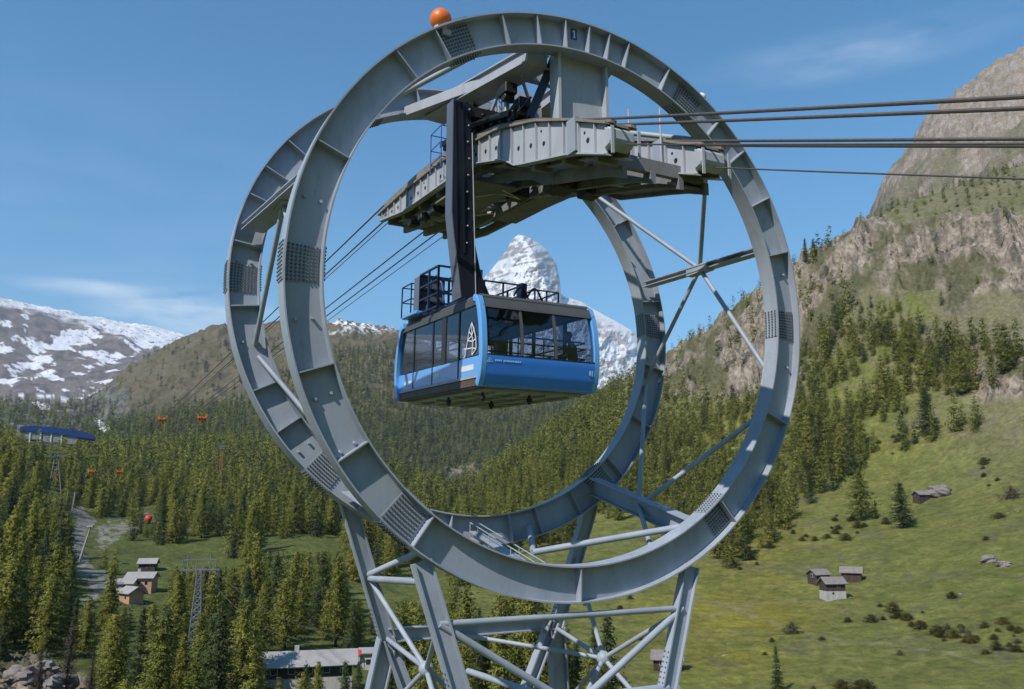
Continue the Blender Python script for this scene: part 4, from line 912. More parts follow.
for xa, xb, lab in ((-1.70,-.98,'left'),(.60,1.38,'right')):
    body = MB()
    def strip(x0, x1, f0, f1, y0=7.4, y1=-6.9, n=40):
        vs = []; 
        for i in range(n+1):
            y = y0+(y1-y0)*i/n; a, b_ = f0(y), f1(y); vs += [(x0,y,a),(x1,y,a),(x1,y,b_),(x0,y,b_)]
        fs = [(i*4+k, i*4+(k+1)%4, i*4+4+(k+1)%4, i*4+4+k) for i in range(n) for k in range(4)]+[(0,1,2,3),(n*4+3,n*4+2,n*4+1,n*4)]
        body.add(vs, fs)
    strip(xa+.07, xa+.10, zb, lambda y: zt(y)-.01); strip(xb-.10, xb-.07, zb, lambda y: zt(y)-.01)
    strip(xa, xa+.2, lambda y: zb(y)-.035, zb); strip(xb-.2, xb, lambda y: zb(y)-.035, zb)
    body.use(1)
    for i in range(22):
        y = 6.8-i*.62
        if i % 4 == 3: continue
        z = zb(y)+.42*(zt(y)-zb(y)); body.cyl((xa+.066, y, z), (1,0,0), .055, .02, 10)
        if i % 3 == 0: body.cyl((xa+.066, y+.12, zt(y)-.18), (1,0,0), .03, .02, 8)
    sd_ = body.build('saddle', [M['saddle'], M['rubber']], PY_); sd_['label'] = f'{lab} hand arched rope saddle under the ring top'
    body = MB(); strip(xa-.03, xb+.03, lambda y: zt(y), lambda y: zt(y)+.06, 7.5, -7.0); body.build('saddle_deck', M['rust'], sd_)
    for i, xr in enumerate((xa+.12, xb-.12)):
        body = MB(); strip(xr-.07, xr+.07, lambda y: zt(y)+.06, lambda y: zrope(y)-.035, 7.0, -7.1); body.build('rope_shoe', M['rust'], sd_)
    for i in range(24):
        y = 7.1-i*.62
        MB().box(xa+.005, xa+.07, y-.015, y+.015, zb(y)+.0, zt(y)-.005).build('saddle_rib', M['saddle'], sd_)
        if i % 2: MB().box(xb-.07, xb-.005, y-.015, y+.015, zb(y), zt(y)-.005).build('saddle_rib', M['saddle'], sd_)
    for y, s_ in ((-6.85,.30),):
        if s_: MB().prism([(y-.22,zb(y)+.10),(y-.30,zb(y)+.18),(y-.30,zt(y)-.20),(y-.02,zt(y)-.05),(y-.02,zb(y)+.04)], xa+.02, xb-.12).build('end_block', M['saddle'], sd_, bevel=.04)
    MB().box(xa-.05, xa+.06, -5.9, -5.55, zb(-5.7)-.03, zt(-5.7)+.02).build('bracket', M['steel'], sd_)
    MB().box(xa-.05, xa+.06, -.05, .3, zb(0)-.1, zt(0)+.02).build('bracket', M['steel'], sd_)
# the deck and girders under and between the saddles
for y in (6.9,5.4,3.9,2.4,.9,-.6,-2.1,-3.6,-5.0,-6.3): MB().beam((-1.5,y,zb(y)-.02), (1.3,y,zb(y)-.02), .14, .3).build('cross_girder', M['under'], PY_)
for x in (-.85, -.1, .65, 1.35):
    vs = []; ys = [7.0-13.4*i/20 for i in range(21)]
    for y in ys: z = zb(y)-.25; vs += [(x-.06,y,z-.14),(x+.06,y,z-.14),(x+.06,y,z+.14),(x-.06,y,z+.14)]
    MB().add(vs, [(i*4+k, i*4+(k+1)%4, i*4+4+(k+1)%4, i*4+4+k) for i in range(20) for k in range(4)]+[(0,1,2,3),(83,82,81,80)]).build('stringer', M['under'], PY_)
def deck(name, x0, x1, y0, y1, dz, mat, t=.05):
    vs = []; n = 12
    for i in range(n+1): y = y0+(y1-y0)*i/n; z = zb(y)+dz; vs += [(x0,y,z),(x1,y,z),(x1,y,z+t),(x0,y,z+t)]
    return MB().add(vs, [(i*4+k, i*4+(k+1)%4, i*4+4+(k+1)%4, i*4+4+k) for i in range(n) for k in range(4)]+[(0,1,2,3),(n*4+3,n*4+2,n*4+1,n*4)]).build(name, M[mat], PY_)
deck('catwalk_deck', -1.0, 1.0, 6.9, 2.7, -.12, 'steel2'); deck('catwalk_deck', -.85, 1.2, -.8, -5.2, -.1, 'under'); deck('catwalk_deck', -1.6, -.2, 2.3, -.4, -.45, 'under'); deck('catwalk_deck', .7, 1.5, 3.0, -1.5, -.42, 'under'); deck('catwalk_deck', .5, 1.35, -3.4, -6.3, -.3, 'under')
for x, y0, y1 in ((-.4,5,2.6),(.5,1.8,-1.2),(0,-2.4,-5)): tb('strut', (x-.8,y0,zb(y0)-.3), (x+.9,y1,zb(y1)-.3), .05, 'saddle')
for x, y, s_ in ((-.5,-3.2,.3),(.6,-2.8,.24),(.2,.4,.26),(-1.2,3.2,.2),(-1.3,4.0,.16),(-1.3,4.9,.16)): MB().box(x-s_,x+s_,y-s_,y+s_,zb(y)-.5,zb(y)-.5+s_*1.2).cyl((x,y,zb(y)-.35), (0,1,0), s_*.5, s_*2.6, 10).build('actuator', M['machine'], PY_, bevel=.02)
MB().path([(-.9,.9,zb(.9)-.5),(-.4,.4,zb(.4)-.42),(-.1,-.3,zb(0)-.75),(-.7,-.4,zb(0)-.62)], .018, 6).build('cable_loop', M['white'], PY_)
mb = MB()
for y in (-4.9,-6.0): mb.tube((.98,y,zb(y)+.25), (.98,y,zt(y)+.95), .022, 6)
for y in (-4.7,-5.9): MB().tube((.52,y,zb(y)+.1), (.52,y,zt(y)+.8), .025, 6).build('railing_post', M['steel2'], PY_)
# blue access ladder at the left end, small mast and cables on top
mb = MB()
for y in (.95, 1.75):
    for x in (-2.0, -1.45): mb.tube((x,y,4.0), (x,y,5.25), .018, 5)
for z in (4.3,4.75,5.25):
    mb.tube((-2.0,.95,z), (-2.0,1.75,z), .016, 5); mb.tube((-2.0,.95,z), (-1.45,.95,z), .016, 5); mb.tube((-1.45,.95,z), (-1.45,1.75,z), .016, 5); mb.tube((-2.0,1.75,z), (-1.45,1.75,z), .016, 5)
mb.build('ladder_cage', M['bluerail'], PY_)
mb = MB()
for dx in (-.12,.12):
    for dy in (-.12,.12): mb.tube((-.95+dx,-.75+dy,4.3), (-.95+dx*.6,-.75+dy*.6,5.75), .014, 5)
for k in range(8): z = 4.35+k*.18; mb.tube((-1.07,-.87,z), (-.83,-.63,z), .01, 4); mb.tube((-.83,-.87,z), (-1.07,-.63,z), .01, 4)
mb.tube((-.55,-1.1,4.2), (-.55,-1.1,5.55), .016, 5); mb.build('instrument_mast', M['steel2'], PY_)
MB().cyl((-1.15,-.4,4.85), (0,0,1), .09, .8, 12).build('sensor_post', M['steel'], PY_)
for (x, y) in ((-1.0,1.9),(-.6,.6),(.4,-.3),(.9,1.1)): MB().tube((x,y,zt(y)+.1), (x,y,zt(y)+1.25), .06, 8).box(x-.14,x+.14,y-.14,y+.14,zt(y)+1.2,zt(y)+1.5).build('floodlight_post', M['steel2'], PY_)
# legs and trestle
def J(x, y, z): return Vector((x, y, z))
FL0, FL1 = J(-3.80,-2.68,-6.72), J(-2.80,-2.9,-9.85); FR0, FR1 = J(3.50,-2.68,-7.05), J(2.5,-2.9,-9.85)
RL0, RL1 = J(-3.92,2.55,-5.45), J(-2.55,2.9,-9.15); RR0, RR1 = J(3.92,2.55,-5.5), J(2.80,2.9,-9.2)
for p, q in ((FL0,FL1),(FR0,FR1),(RL0,RL1),(RR0,RR1)):
    mb = MB().ibeam(p, q, .24, .43, .04, (1,0,0)).use(1); d = (q-p).normalized()
    for k in range(7):
        c = q-d*(.15+.12*k)
        for sx in (-.225, .225):
            for sy in (-.07, .07): mb.cyl(c+Vector((sx, sy, 0)), (1,0,0), .024, .035, 6)
            
    mb.build('leg', [M['steel'], M['bolt']], PY_)
FN, FNR = FL0.lerp(FL1, .42), FR0.lerp(FR1, .36); ZB = -33.0+0-OT.z-1.5
ground_loc = ZB
for q, ft, sx in ((FL1,J(-7.6,-8.0,ZB),-1),(FR1,J(7.4,-8.0,ZB),1),(RL1,J(-7.4,8.0,ZB),-1),(RR1,J(7.6,8.0,ZB),1)):
    MB().ibeam(q, ft, .32, .52, .045, (1,0,0)).build('leg', M['steel'], PY_)
    MB().box(ft.x-.9, ft.x+.9, ft.y-.9, ft.y+.9, ft.z-1.5, ft.z+.5).build('footing', M['concrete'], PY_)
# second legs of each rear pair
MB().ibeam(RL1, J(-.9,2.6,-13.2), .34, .32, .04, (1,0,0)).build('leg', M['steel'], PY_); MB().ibeam(RR1+J(-.1,0,.2), J(.2,2.6,-13.8), .34, .32, .04, (1,0,0)).build('leg', M['steel'], PY_)
M0 = J(-.1,-2.9,-10.0); LC = J(-2.55,0,-9.46); RCn = J(2.6,0,-9.62)
T = lambda p, q, r=.085: tb('diagonal_brace', p, q, r)
T(FN, FNR, .075); T(FN, M0, .085); T(FNR, M0, .085)
ib('cross_beam', RL1+J(0,0,.1), RR1+J(0,0,.15), .26, .36)
T(RL0.lerp(RL1, .56), FL0.lerp(FL1, .14), .085); T(RL0.lerp(RL1, .53), J(-2.2,1.2,-6.7), .085)
for C_, s_ in ((LC,-1),(RCn,1)):
    Fn = FN if s_ < 0 else FNR; Rn = RL1 if s_ < 0 else RR1; Ru = (RL0.lerp(RL1, .56) if s_ < 0 else RR0.lerp(RR1, .45))
    for q in (Fn+J(0,.1,-.1), Rn, Ru, J(s_*3.0,-3.4,-11.6), J(s_*3.1,3.4,-11.8), J(s_*.6,-1.2,-11.2), J(s_*1.0,0,-12.2)): T(C_, q, .065)
    MB().sphere(C_, .2, 10, 7).build('node', M['steel'], PY_, True)
T(RL1.lerp(RR1, .40), RCn, .06); T(M0, J(-.1,2.9,-10.2), .09); T(FL1, FR1, .11)
for zz, w in ((-12.5,3.4),(-18,4.6),(-25,6.0)):
    c = [J(-w,-w,zz), J(w,-w,zz), J(w,w,zz), J(-w,w,zz)]
    for k in range(4): T(c[k], c[(k+1)%4], .11)
    w2 = w+1.3; z2 = zz-6
    for k in range(4):
        a, b_ = c[k], c[(k+1)%4]; d = J(b_.x*w2/w, b_.y*w2/w, z2); T(a, d, .09)
for k, (x, y) in enumerate(((-1.3,-.5),(-.9,-.5),(-.5,-.5),(-1.3,.5),(-.9,.5),(-.5,.5))): MB().tube((x,y,-10.3), (x,y,-34), .035, 6).build('ladder_rail', M['steel2'], PY_)
mb = MB()
for k in range(46): mb.beam((-1.35,-.5,-10.6-.5*k), (-.45,-.5,-10.6-.5*k), .03, .03).beam((-.5,-.5,-10.6-.5*k), (-.5,.5,-10.6-.5*k), .03, .03)
mb.beam((-1.38,-.5,-10.3), (-1.38,-.5,-34), .04, .04).beam((-.46,-.5,-10.3), (-.46,-.5,-34), .04, .04); mb.build('ladder', M['steel2'], PY_)
# small catwalk between the rings at the bottom, with hand rails
a, b_ = RP(1, 268, 6.95, -.2), RP(0, 263, 6.75, .25)
MB().ibeam(a, b_, .3, .22).build('catwalk_beam', M['steel'], PY_)
mb = MB()
for s_ in (-.12, .12):
    o_ = Vector((s_,0,0)); mb.tube(a+o_+J(0,0,.34), b_+o_+J(0,0,.34), .016, 6)
    for t in (0,.33,.66,1): mb.tube(a.lerp(b_, t)+o_, a.lerp(b_, t)+o_+J(0,0,.35), .014, 5)
mb.build('handrail', M['steel'], PY_)
T(J(0,-.8,-6.72), RP(0, -60, 6.45, .2), .085); T(J(0,-.8,-6.72), RP(1, 283, 6.9, -.2), .085)

# ------------------------------------------------------------------ ropes
def rope(name, x, r, dz, label, ynear=-75, yfar=760, group='track ropes'):
    pts = []
    for y in list(np.linspace(ynear, -10, 16))+[-8.5,-7.5,-6.64,-5.6,-4.8,-4,-3,-2,-1,0,1,2,3,4,5,6,8]+list(np.linspace(12, 120, 14))+list(np.linspace(150, yfar, 22)):
        pts.append((x+ (0 if y < 10 else 0), y, zrope(y)+dz))
    o = MB().path(pts, r, 8).build(name, M['rope'], None, True, OT); o.rotation_euler.z = PSI; tag(o, label, 'rope', group)
rope('track_rope', -1.58, .029, 0, 'thick steel track rope on the left saddle, outer one of its pair')
rope('track_rope', -1.04, .029, 0, 'thick steel track rope on the left saddle, inner one of its pair')
rope('track_rope', 0.74, .029, 0, 'thick steel track rope on the right saddle, inner one of its pair')
rope('track_rope', 1.26, .029, 0, 'thick steel track rope on the right saddle, outer one of its pair')
rope('haul_rope', 1.00, .016, -.55, 'thin haul rope running below the right saddle pair', group='haul ropes'); rope('haul_rope', -1.31, .016, -.5, 'thin haul rope running below the left saddle pair', group='haul ropes')
def carrier(x, y, z, s_, label):
    o = empty('rope_carrier', OT+Matrix.Rotation(PSI, 3, 'Z')@Vector((x, y, z)), PSI); tag(o, label, 'rope carrier', 'orange slack rope carriers')
    MB().box(-.42*s_,.42*s_,-.3*s_,.3*s_,-.12*s_,.05*s_).prism([(-.25*s_,-.1*s_),(.25*s_,-.1*s_),(.12*s_,-.62*s_),(-.12*s_,-.62*s_)], -.16*s_, .16*s_).build('frame', M['orange'], o, bevel=.02)
    for sx in (-1, 1):
        MB().beam((sx*.42*s_,0,-.05*s_), (sx*.5*s_,0,.4*s_), .12*s_, .2*s_).build('arm', M['orange'], o)
        for sy in (-.2, .2): MB().cyl((sx*.3*s_, sy*s_, -.2*s_), (1,0,0), .13*s_, .1*s_, 10).build('roller', M['machine'], o)
carrier(-1.3, 90, 4.60, 1.0, 'orange rope carrier far down the line, left of the nearer pair'); carrier(1.9, 79.5, 3.98, 1.0, 'orange rope carrier far down the line, right of the nearer pair')
carrier(-2.2, 420, 9.3, 2.9, 'tiny orange rope carrier above the gravel yard, left of the distant pair'); carrier(2.0, 255, 3.75, 1.7, 'tiny orange rope carrier above the gravel yard, right of the distant pair')

# ------------------------------------------------------------------ cable car
CB = Vector((-.93, -.03, -2.79))       # centre of the cabin floor in pylon coordinates
CAR = empty('cable_car', OT+Matrix.Rotation(PSI, 3, 'Z')@CB, PSI); tag(CAR, 'large blue cable car cabin with black hanger passing through the rings', 'cable car')
CAR.rotation_euler = (R(2.4), 0, PSI); CAR.scale = (1, 1, .925)
CMI = (Matrix.Translation(CB) @ Matrix.Rotation(R(2.4), 4, 'X') @ Matrix.Diagonal((1,1,.925,1))).inverted()
def toC(v): return CMI @ Vector(v)
hx, hy = 1.53, 2.92
# everything below is in cabin coordinates: x across, y along, z above the floor
def wallprof(z): return float(np.interp(z, [0,.12,.35,.75,1.2,1.7,2.15,2.4], [-.30,-.12,-.01,.05,.04,-.03,-.16,-.30]))   # how far the end wall bulges
def bulged(mb, s_, x0, x1, z0, z1, n=10, t=.05, off=0.0):
    vs = []
    for i in range(n+1):
        z = z0+(z1-z0)*i/n; y = hy+wallprof(z)+off; vs += [(x0,s_*y,z),(x1,s_*y,z),(x1,s_*(y-t),z),(x0,s_*(y-t),z)]
    return mb.add(vs, [(i*4+k, i*4+(k+1)%4, i*4+4+(k+1)%4, i*4+4+k) for i in range(n) for k in range(4)]+[(0,1,2,3),(n*4+3,n*4+2,n*4+1,n*4)])
MB().box(-hx+.22, hx-.22, -hy+.36, hy-.36, -.02, .10).build('underbody', M['belly'], CAR)
MB().box(-hx+.03, hx-.03, -hy+.32, hy-.32, .06, .11).build('floor_pan', M['roofg'], CAR)
mb = MB()
for x in (-1,-.35,.35,1): mb.box(x-.05,x+.05,-hy+.35,hy-.35,-.09,-.02)
for y in (-1.7,-.6,.6,1.7): mb.box(-hx+.26,hx-.26,y-.04,y+.04,-.07,-.02)
mb.build('underframe', M['belly'], CAR)
for x, y in ((-1.40,-.6),(-1.28,-2.35),(-.1,-.4),(.0,-2.3)): MB().cyl((x,y,-.16), (0,0,1), .035, .24, 8).cyl((x,y,-.17), (0,0,1), .07, .09, 10).build('buffer', M['rubber'], CAR)
SIDES = [(-hy+.10,-1.45),(-1.45,.25),(.25,1.65),(1.65,hy-.10)]
for sx in (-1, 1):
    X = sx*hx
    MB().box(min(X,X-sx*.08), max(X,X-sx*.08), -hy+.12, hy-.12, .10, .28).build('door_sill', M['brown'], CAR)
    MB().box(min(X+sx*.02,X-sx*.06), max(X+sx*.02,X-sx*.06), -hy+.10, hy-.10, .30, .36).build('sill_rail', M['steel2'], CAR)
    for (y0, y1) in SIDES:
        pnl = MB().box(min(X,X-sx*.06), max(X,X-sx*.06), y0+.02, y1-.02, .36, .86).build('side_panel', M['lblue'], CAR, bevel=.012)
        MB().box(min(X-sx*.01,X-sx*.03), max(X-sx*.01,X-sx*.03), y0+.04, y1-.04, .88, 2.16).build('side_window', M['glass'], CAR)
    for y in (-1.45,.25,1.65): MB().box(min(X+sx*.005,X-sx*.08), max(X+sx*.005,X-sx*.08), y-.035, y+.035, .34, 2.18).build('mullion', M['rubber'], CAR)
    MB().box(min(X+sx*.01,X-sx*.1), max(X+sx*.01,X-sx*.1), -.62, -.36, .86, 2.18).build('door_post', M['dark'], CAR) if sx < 0 else None
    MB().box(min(X+sx*.03,X-sx*.10), max(X+sx*.03,X-sx*.10), -hy+.34, hy-.34, 2.16, 2.34).build('side_cornice', M['roofg'], CAR, bevel=.02)
# small white print on the lower side panels
mb = MB()
for y0, y1, z0, z1 in ((-2.35,-1.62,.52,.66),(1.75,2.3,.52,.62),(-.25,.15,.5,.64)): MB().box(-hx-.006, -hx-.001, y0, y1, z0, z1).build('side_print', M['white'], CAR)
def logo_lines():
    # white outline drawing of a steep peak on the left window next to the front corner
    pts = {'t':(-1.98,1.83),'a':(-1.80,1.60),'b':(-1.72,1.35),'c':(-2.16,1.62),'d':(-2.30,1.34),'e':(-2.02,1.46),'f':(-1.62,1.12),'g':(-1.50,1.14),'h':(-2.08,1.10),'i':(-2.34,1.05),'j':(-2.05,.90),'k':(-1.56,.93),'l':(-1.46,.88),'m':(-2.10,1.28)}
    mb = MB()
    for a, b_ in ('ta','ab','tc','cd','te','ea','ec','be','bf','fg','em','mh','hi','di','hj','fh','fk','kl','ij','md','mb'):
        p, q = [((v_[0]+2.0)*.8-2.22, (v_[1]-.9)*.92+.9) for v_ in (pts[a], pts[b_])]; mb.beam((-hx-.012, p[0], p[1]), (-hx-.012, q[0], q[1]), .028, .006, (1,0,0))
    o = mb.build('peak_drawing', M['white'], CAR); o['label'] = 'white line drawing of a mountain peak on the window'
logo_lines()
for s_ in (-1, 1):
    bulged(MB(), s_, -hx+.06, hx-.06, .06, .84, 12, .06).build('end_panel', M['blue'], CAR, True)
    divs = [-hx+.10, -.55, .36, hx-.10]
    for i in range(3): bulged(MB(), s_, divs[i]+.02, divs[i+1]-.02, .86, 2.10, 10, .02, -.02).build('end_window', M['glass'], CAR, True)
    for x in divs[1:3]: bulged(MB(), s_, x-.03, x+.03, .84, 2.12, 10, .07, .0).build('mullion', M['roofg'], CAR)
    bulged(MB(), s_, -hx+.08, hx-.08, .84, .875, 2, .07, .004).build('window_seal', M['rubber'], CAR); bulged(MB(), s_, -hx+.08, hx-.08, 2.08, 2.34, 5, .09, .02).build('end_cornice', M['roofg'], CAR, True)
    for sx in (-1, 1):
        pts = [(sx*hx, s_*(hy+wallprof(z)-.03), z) for z in (.09,.12,.18,.3,.5,.8,1.1,1.4,1.7,1.95,2.12,2.26,2.36)]; pts += [(sx*(hx-.02), s_*(hy-.52), 2.43)]
        mb = MB(); n = len(pts); vs = []
        for i, p in enumerate(pts):
            P0 = Vector(p); q0 = Vector(pts[min(i+1,n-1)])-Vector(pts[max(i-1,0)]); q0.normalize(); nn = Vector((0, q0.z, -q0.y))
            if nn.y*s_ < 0: nn = -nn
            for dx, dn in ((-.075,.035),(.05,.035),(.085,-.01),(.085,-.13),(-.085,-.13),(-.10,-.01)): vs.append(P0+Vector((dx,0,0))+nn*dn)
        mb.add(vs, [(i*6+k, i*6+(k+1)%6, i*6+6+(k+1)%6, i*6+6+k) for i in range(n-1) for k in range(6)]+[tuple(range(6)), tuple(range(n*6-6, n*6))])
        mb.build('corner_frame', M['lblue'], CAR, True)
    if s_ < 0:
        y_ = lambda z: -(hy+wallprof(z))-.004
        mb = MB()
        for a, b_ in (((-1.47,.66),(-1.40,.76)),((-1.40,.76),(-1.33,.66)),((-1.47,.66),(-1.33,.66)),((-1.43,.66),(-1.385,.72))): mb.beam((a[0],y_(a[1]),a[1]), (b_[0],y_(b_[1]),b_[1]), .012, .006, (0,1,0))
        x = -1.27
        for i, w in enumerate((.045,.03,.045,.03,0,.05,.03,.045,.04,.03,.045,.03,.04,.045,.03)):
            if w: mb.box(x, x+w*.8, y_(.71)-.003, y_(.71)+.003, .69, .735)
            x += (w or .03)+.008
        mb.build('front_lettering', M['palemark'], CAR)
        MB().box(1.30, 1.345, y_(.6)-.003, y_(.6)+.003, .52, .70).box(1.37, 1.40, y_(.6)-.003, y_(.6)+.003, .50, .68).build('side_number', M['palemark'], CAR)
vs = []
for i, (f, z) in enumerate(((1.0,2.30),(1.0,2.40),(.965,2.47),(.90,2.50))):
    a, b_ = hx*f, (hy-.42)+(.10 if i < 2 else (.02 if i == 2 else -.1)); vs += [(-a,-b_,z),(a,-b_,z),(a,b_,z),(-a,b_,z)]
MB().add(vs, [(i*4+k, i*4+(k+1)%4, i*4+4+(k+1)%4, i*4+4+k) for i in range(3) for k in range(4)]+[(12,13,14,15),(3,2,1,0)]).build('roof', M['roofg'], CAR)
MB().box(-hx+.12, hx-.12, -hy+.2, hy-.2, .10, .13).build('floor', M['dark'], CAR); MB().box(-hx+.12, hx-.12, -hy+.5, hy-.5, 2.2, 2.24).build('ceiling', M['seatg'], CAR)
for x, y in ((-.05,.9),(-.05,-.9)): MB().box(x-.1,x+.1,y-.1,y+.1,.13,2.2).build('interior_post', M['dark'], CAR)
for z in (.98,1.25,1.42):
    for s_ in (-1, 1): MB().tube((-hx+.2,s_*(hy-.25),z), (hx-.2,s_*(hy-.25),z), .022, 6).build('handrail', M['rubber'], CAR); MB().tube((s_*(hx-.16),-hy+.3,z), (s_*(hx-.16),hy-.3,z), .022, 6).build('handrail', M['rubber'], CAR)
for x in (-1.2,-.5,.2,.9): MB().tube((x,-hy+.3,.13), (x,-hy+.3,1.42), .018, 6).build('rail_post', M['rubber'], CAR)
MB().box(-1.4,-1.1,-2.0,-1.6,.13,1.25).box(-1.45,-1.05,-2.05,-1.6,1.25,1.3).build('control_desk', M['dark'], CAR)
# hanger: box column bending to the middle of the roof
def loft(name, secs, mat, parent):
    vs = []
    for (x0, x1, y0, y1, z) in secs: vs += [(x0,y0,z),(x1,y0,z),(x1,y1,z),(x0,y1,z)]
    n = len(secs); return MB().add([toC(Vector(v)) for v in vs], [(i*4+k, i*4+(k+1)%4, i*4+4+(k+1)%4, i*4+4+k) for i in range(n-1) for k in range(4)]+[(0,1,2,3),(n*4-1,n*4-2,n*4-3,n*4-4)]).build(name, mat, parent)
hg = loft('hanger', [(-2.1,-.7,-.9,-.30,-.75),(-2.12,-1.25,-.90,-.35,-.3),(-2.18,-1.55,-.85,-.42,.4),(-2.30,-1.74,-.82,-.42,1.3),(-2.37,-1.86,-.80,-.40,2.0),(-2.37,-1.88,-.80,-.40,5.15)], M['black'], CAR)
loft('hanger_side_plate', [(-2.15,-2.125,-.90,-.35,-.3),(-2.21,-2.185,-.86,-.41,.4),(-2.33,-2.305,-.83,-.42,1.3),(-2.40,-2.372,-.81,-.39,2.0),(-2.40,-2.372,-.81,-.39,5.18)], M['hangerside'], hg)
mb = MB()
for x in (-2.34,-2.12,-1.91): mb.add([toC(Vector(v)) for v in [(x-.02+.1,-.86,.9),(x+.02+.1,-.86,.9),(x+.02+.1,-.82,.9),(x-.02+.1,-.82,.9),(x-.02,-.83,5.1),(x+.02,-.83,5.1),(x+.02,-.80,5.1),(x-.02,-.80,5.1)]], [(0,1,5,4),(1,2,6,5),(2,3,7,6),(3,0,4,7),(4,5,6,7),(3,2,1,0)])
mb.build('hanger_rail', M['black'], hg)
mb = MB()
for k in range(9): mb.sphere(toC(Vector((-1.96+.02*(k%3), -.84, 1.2+.47*k))), .03, 6, 4)
mb.build('bolts', M['steel2'], hg)
MB().tube(toC(Vector((-1.72,-.90,-.2))), toC(Vector((-1.84,-.84,4.3))), .014, 6).build('conduit', M['steel2'], hg)
MB().box(*[v for v in (-1.72+1.12,-1.48+1.12,-.95+.72,-.86+.72,.55+3,.75+3)]).box(-1.72+1.12,-1.5+1.12,-.95+.72,-.87+.72,.25+3,.38+3).build('junction_box', M['saddle'], hg)
# carriage on the ropes above the saddle
cy0, cy1 = -2.6, 1.6
for i in range(9):
    y = cy0+(cy1-cy0)*i/8
    for xr in (-1.58,-1.04): MB().cyl(toC(Vector((xr,y,zrope(y)+.15))), (1,0,0), .13, .09, 16).build('carriage_wheel', M['machine'], CAR)
mb = MB()
for y0 in np.linspace(cy0, cy1-1.0, 4):
    for x in (-1.70,-1.46,-1.16,-.92): mb.beam(toC(Vector((x,y0-.1,zrope(y0-.1)+.22))), toC(Vector((x,y0+1.15,zrope(y0+1.15)+.22))), .03, .16)
mb.build('carriage_frame', M['machine'], CAR)
MB().beam(toC(Vector((-2.2,-.6,4.98))), toC(Vector((-.9,-.6,4.98))), .34, .3).build('carriage_axle', M['machine'], CAR)
mb = MB(); rg_ = random.Random(5)
for i in range(26):
    y = rg_.uniform(cy0, cy1); x = rg_.uniform(-1.7,-.95); z = zrope(y)+rg_.uniform(.2,.5); mb.beam(toC(Vector((x,y,z))), toC(Vector((x+rg_.uniform(-.2,.2), y+rg_.uniform(-.5,.5), z+rg_.uniform(-.12,.25)))), .04, .05)
mb.beam(toC(Vector((-1.32,cy0,zrope(cy0)+.3))), toC(Vector((-1.32,-.5,zrope(-.5)+.3))), .7, .05).beam(toC(Vector((-1.32,-.5,zrope(-.5)+.3))), toC(Vector((-1.32,cy1,zrope(cy1)+.3))), .7, .05); mb.build('brake_linkage', M['machine'], CAR)
mb = MB()
for k in range(5):
    p = [Vector((rg_.uniform(-1.6,-1), rg_.uniform(-1.5,.8), 0)) for _ in range(4)]
    mb.path([toC(Vector((q.x,q.y,zrope(q.y)+rg_.uniform(.25,.6)))) for q in p], .016, 5)
mb.build('hose', M['rubber'], CAR)
# roof platform, cages and rails
DECK = 2.50
MB().box(-1.45,.9,-1.6,1.9,DECK,DECK+.05).build('roof_platform', M['navy'], CAR)
def rails(name, x0, x1, y0, y1, z0, z1, nx, ny, levels, mat, r=.022, skip=''):
    mb = MB(); c = [(x0,y0),(x1,y0),(x1,y1),(x0,y1)]
    for k in range(4):
        if str(k) in skip: continue
        a, b_ = c[k], c[(k+1)%4]; n = nx if k % 2 == 0 else ny
        for i in range(n+1): t = i/n; x = a[0]+(b_[0]-a[0])*t; y = a[1]+(b_[1]-a[1])*t; mb.beam((x,y,z0), (x,y,z1), r*1.7, r*1.7)
        for l in levels: z = z0+(z1-z0)*l; mb.beam((a[0],a[1],z), (b_[0],b_[1],z), r*1.7, r*1.7)
    return mb.build(name, M[mat], CAR)
CG = dict(x0=-1.62, x1=-.70)
rails('rescue_cage', -1.60, -.75, -.15, 1.15, 2.55, 3.72, 1, 2, (0,.33,.66,1), 'navy', .03)
rails('rescue_cage', -1.60, -.75, 1.85, 2.6, 2.66, 3.62, 1, 1, (0,.5,1), 'navy', .018)
MB().box(-1.62,-.85,1.18,1.60,2.62,3.72).build('equipment_cabinet', M['hangerside'], CAR, bevel=.02)
MB().path([(-1.5,.9,2.6),(-1.45,.7,3.5),(-1.4,.45,3.6),(-1.35,.2,3.3),(-1.3,.1,2.6)], .03, 6).build('hose_reel', M['bluerail'], CAR)
MB().box(-1.74,-.8,1.1,2.2,2.52,2.64).build('cage_base', M['lblue'], CAR, bevel=.03)
MB().box(-1.5,-.9,.8,2.3,2.45,2.62).build('cage_foot', M['navy'], CAR)
rails('roof_railing', -.55, .55, -.75, .9, 2.5, 3.30, 2, 2, (0,.35,1), 'navy', .024)
MB().box(.50,.66,-.85,-.55,2.5,3.35).build('rail_cabinet', M['navy'], CAR)
rails('low_railing', .55, 1.25, -1.5, .2, 2.5, 3.02, 2, 2, (.0,1), 'navy', .02)
for x0, h_ in ((.75,.62),(.35,.6),(1.42,.16)):
    pts = [(x0+ (t-.5)*(.62 if h_ > .3 else .3), -1.3+.15*t, 2.5+h_*math.sin(PI*min(1, .18+t*.82))) for t in np.linspace(0, 1, 14)]
    MB().path(pts, .026, 6).build('guide_hoop', M['navy'], CAR)

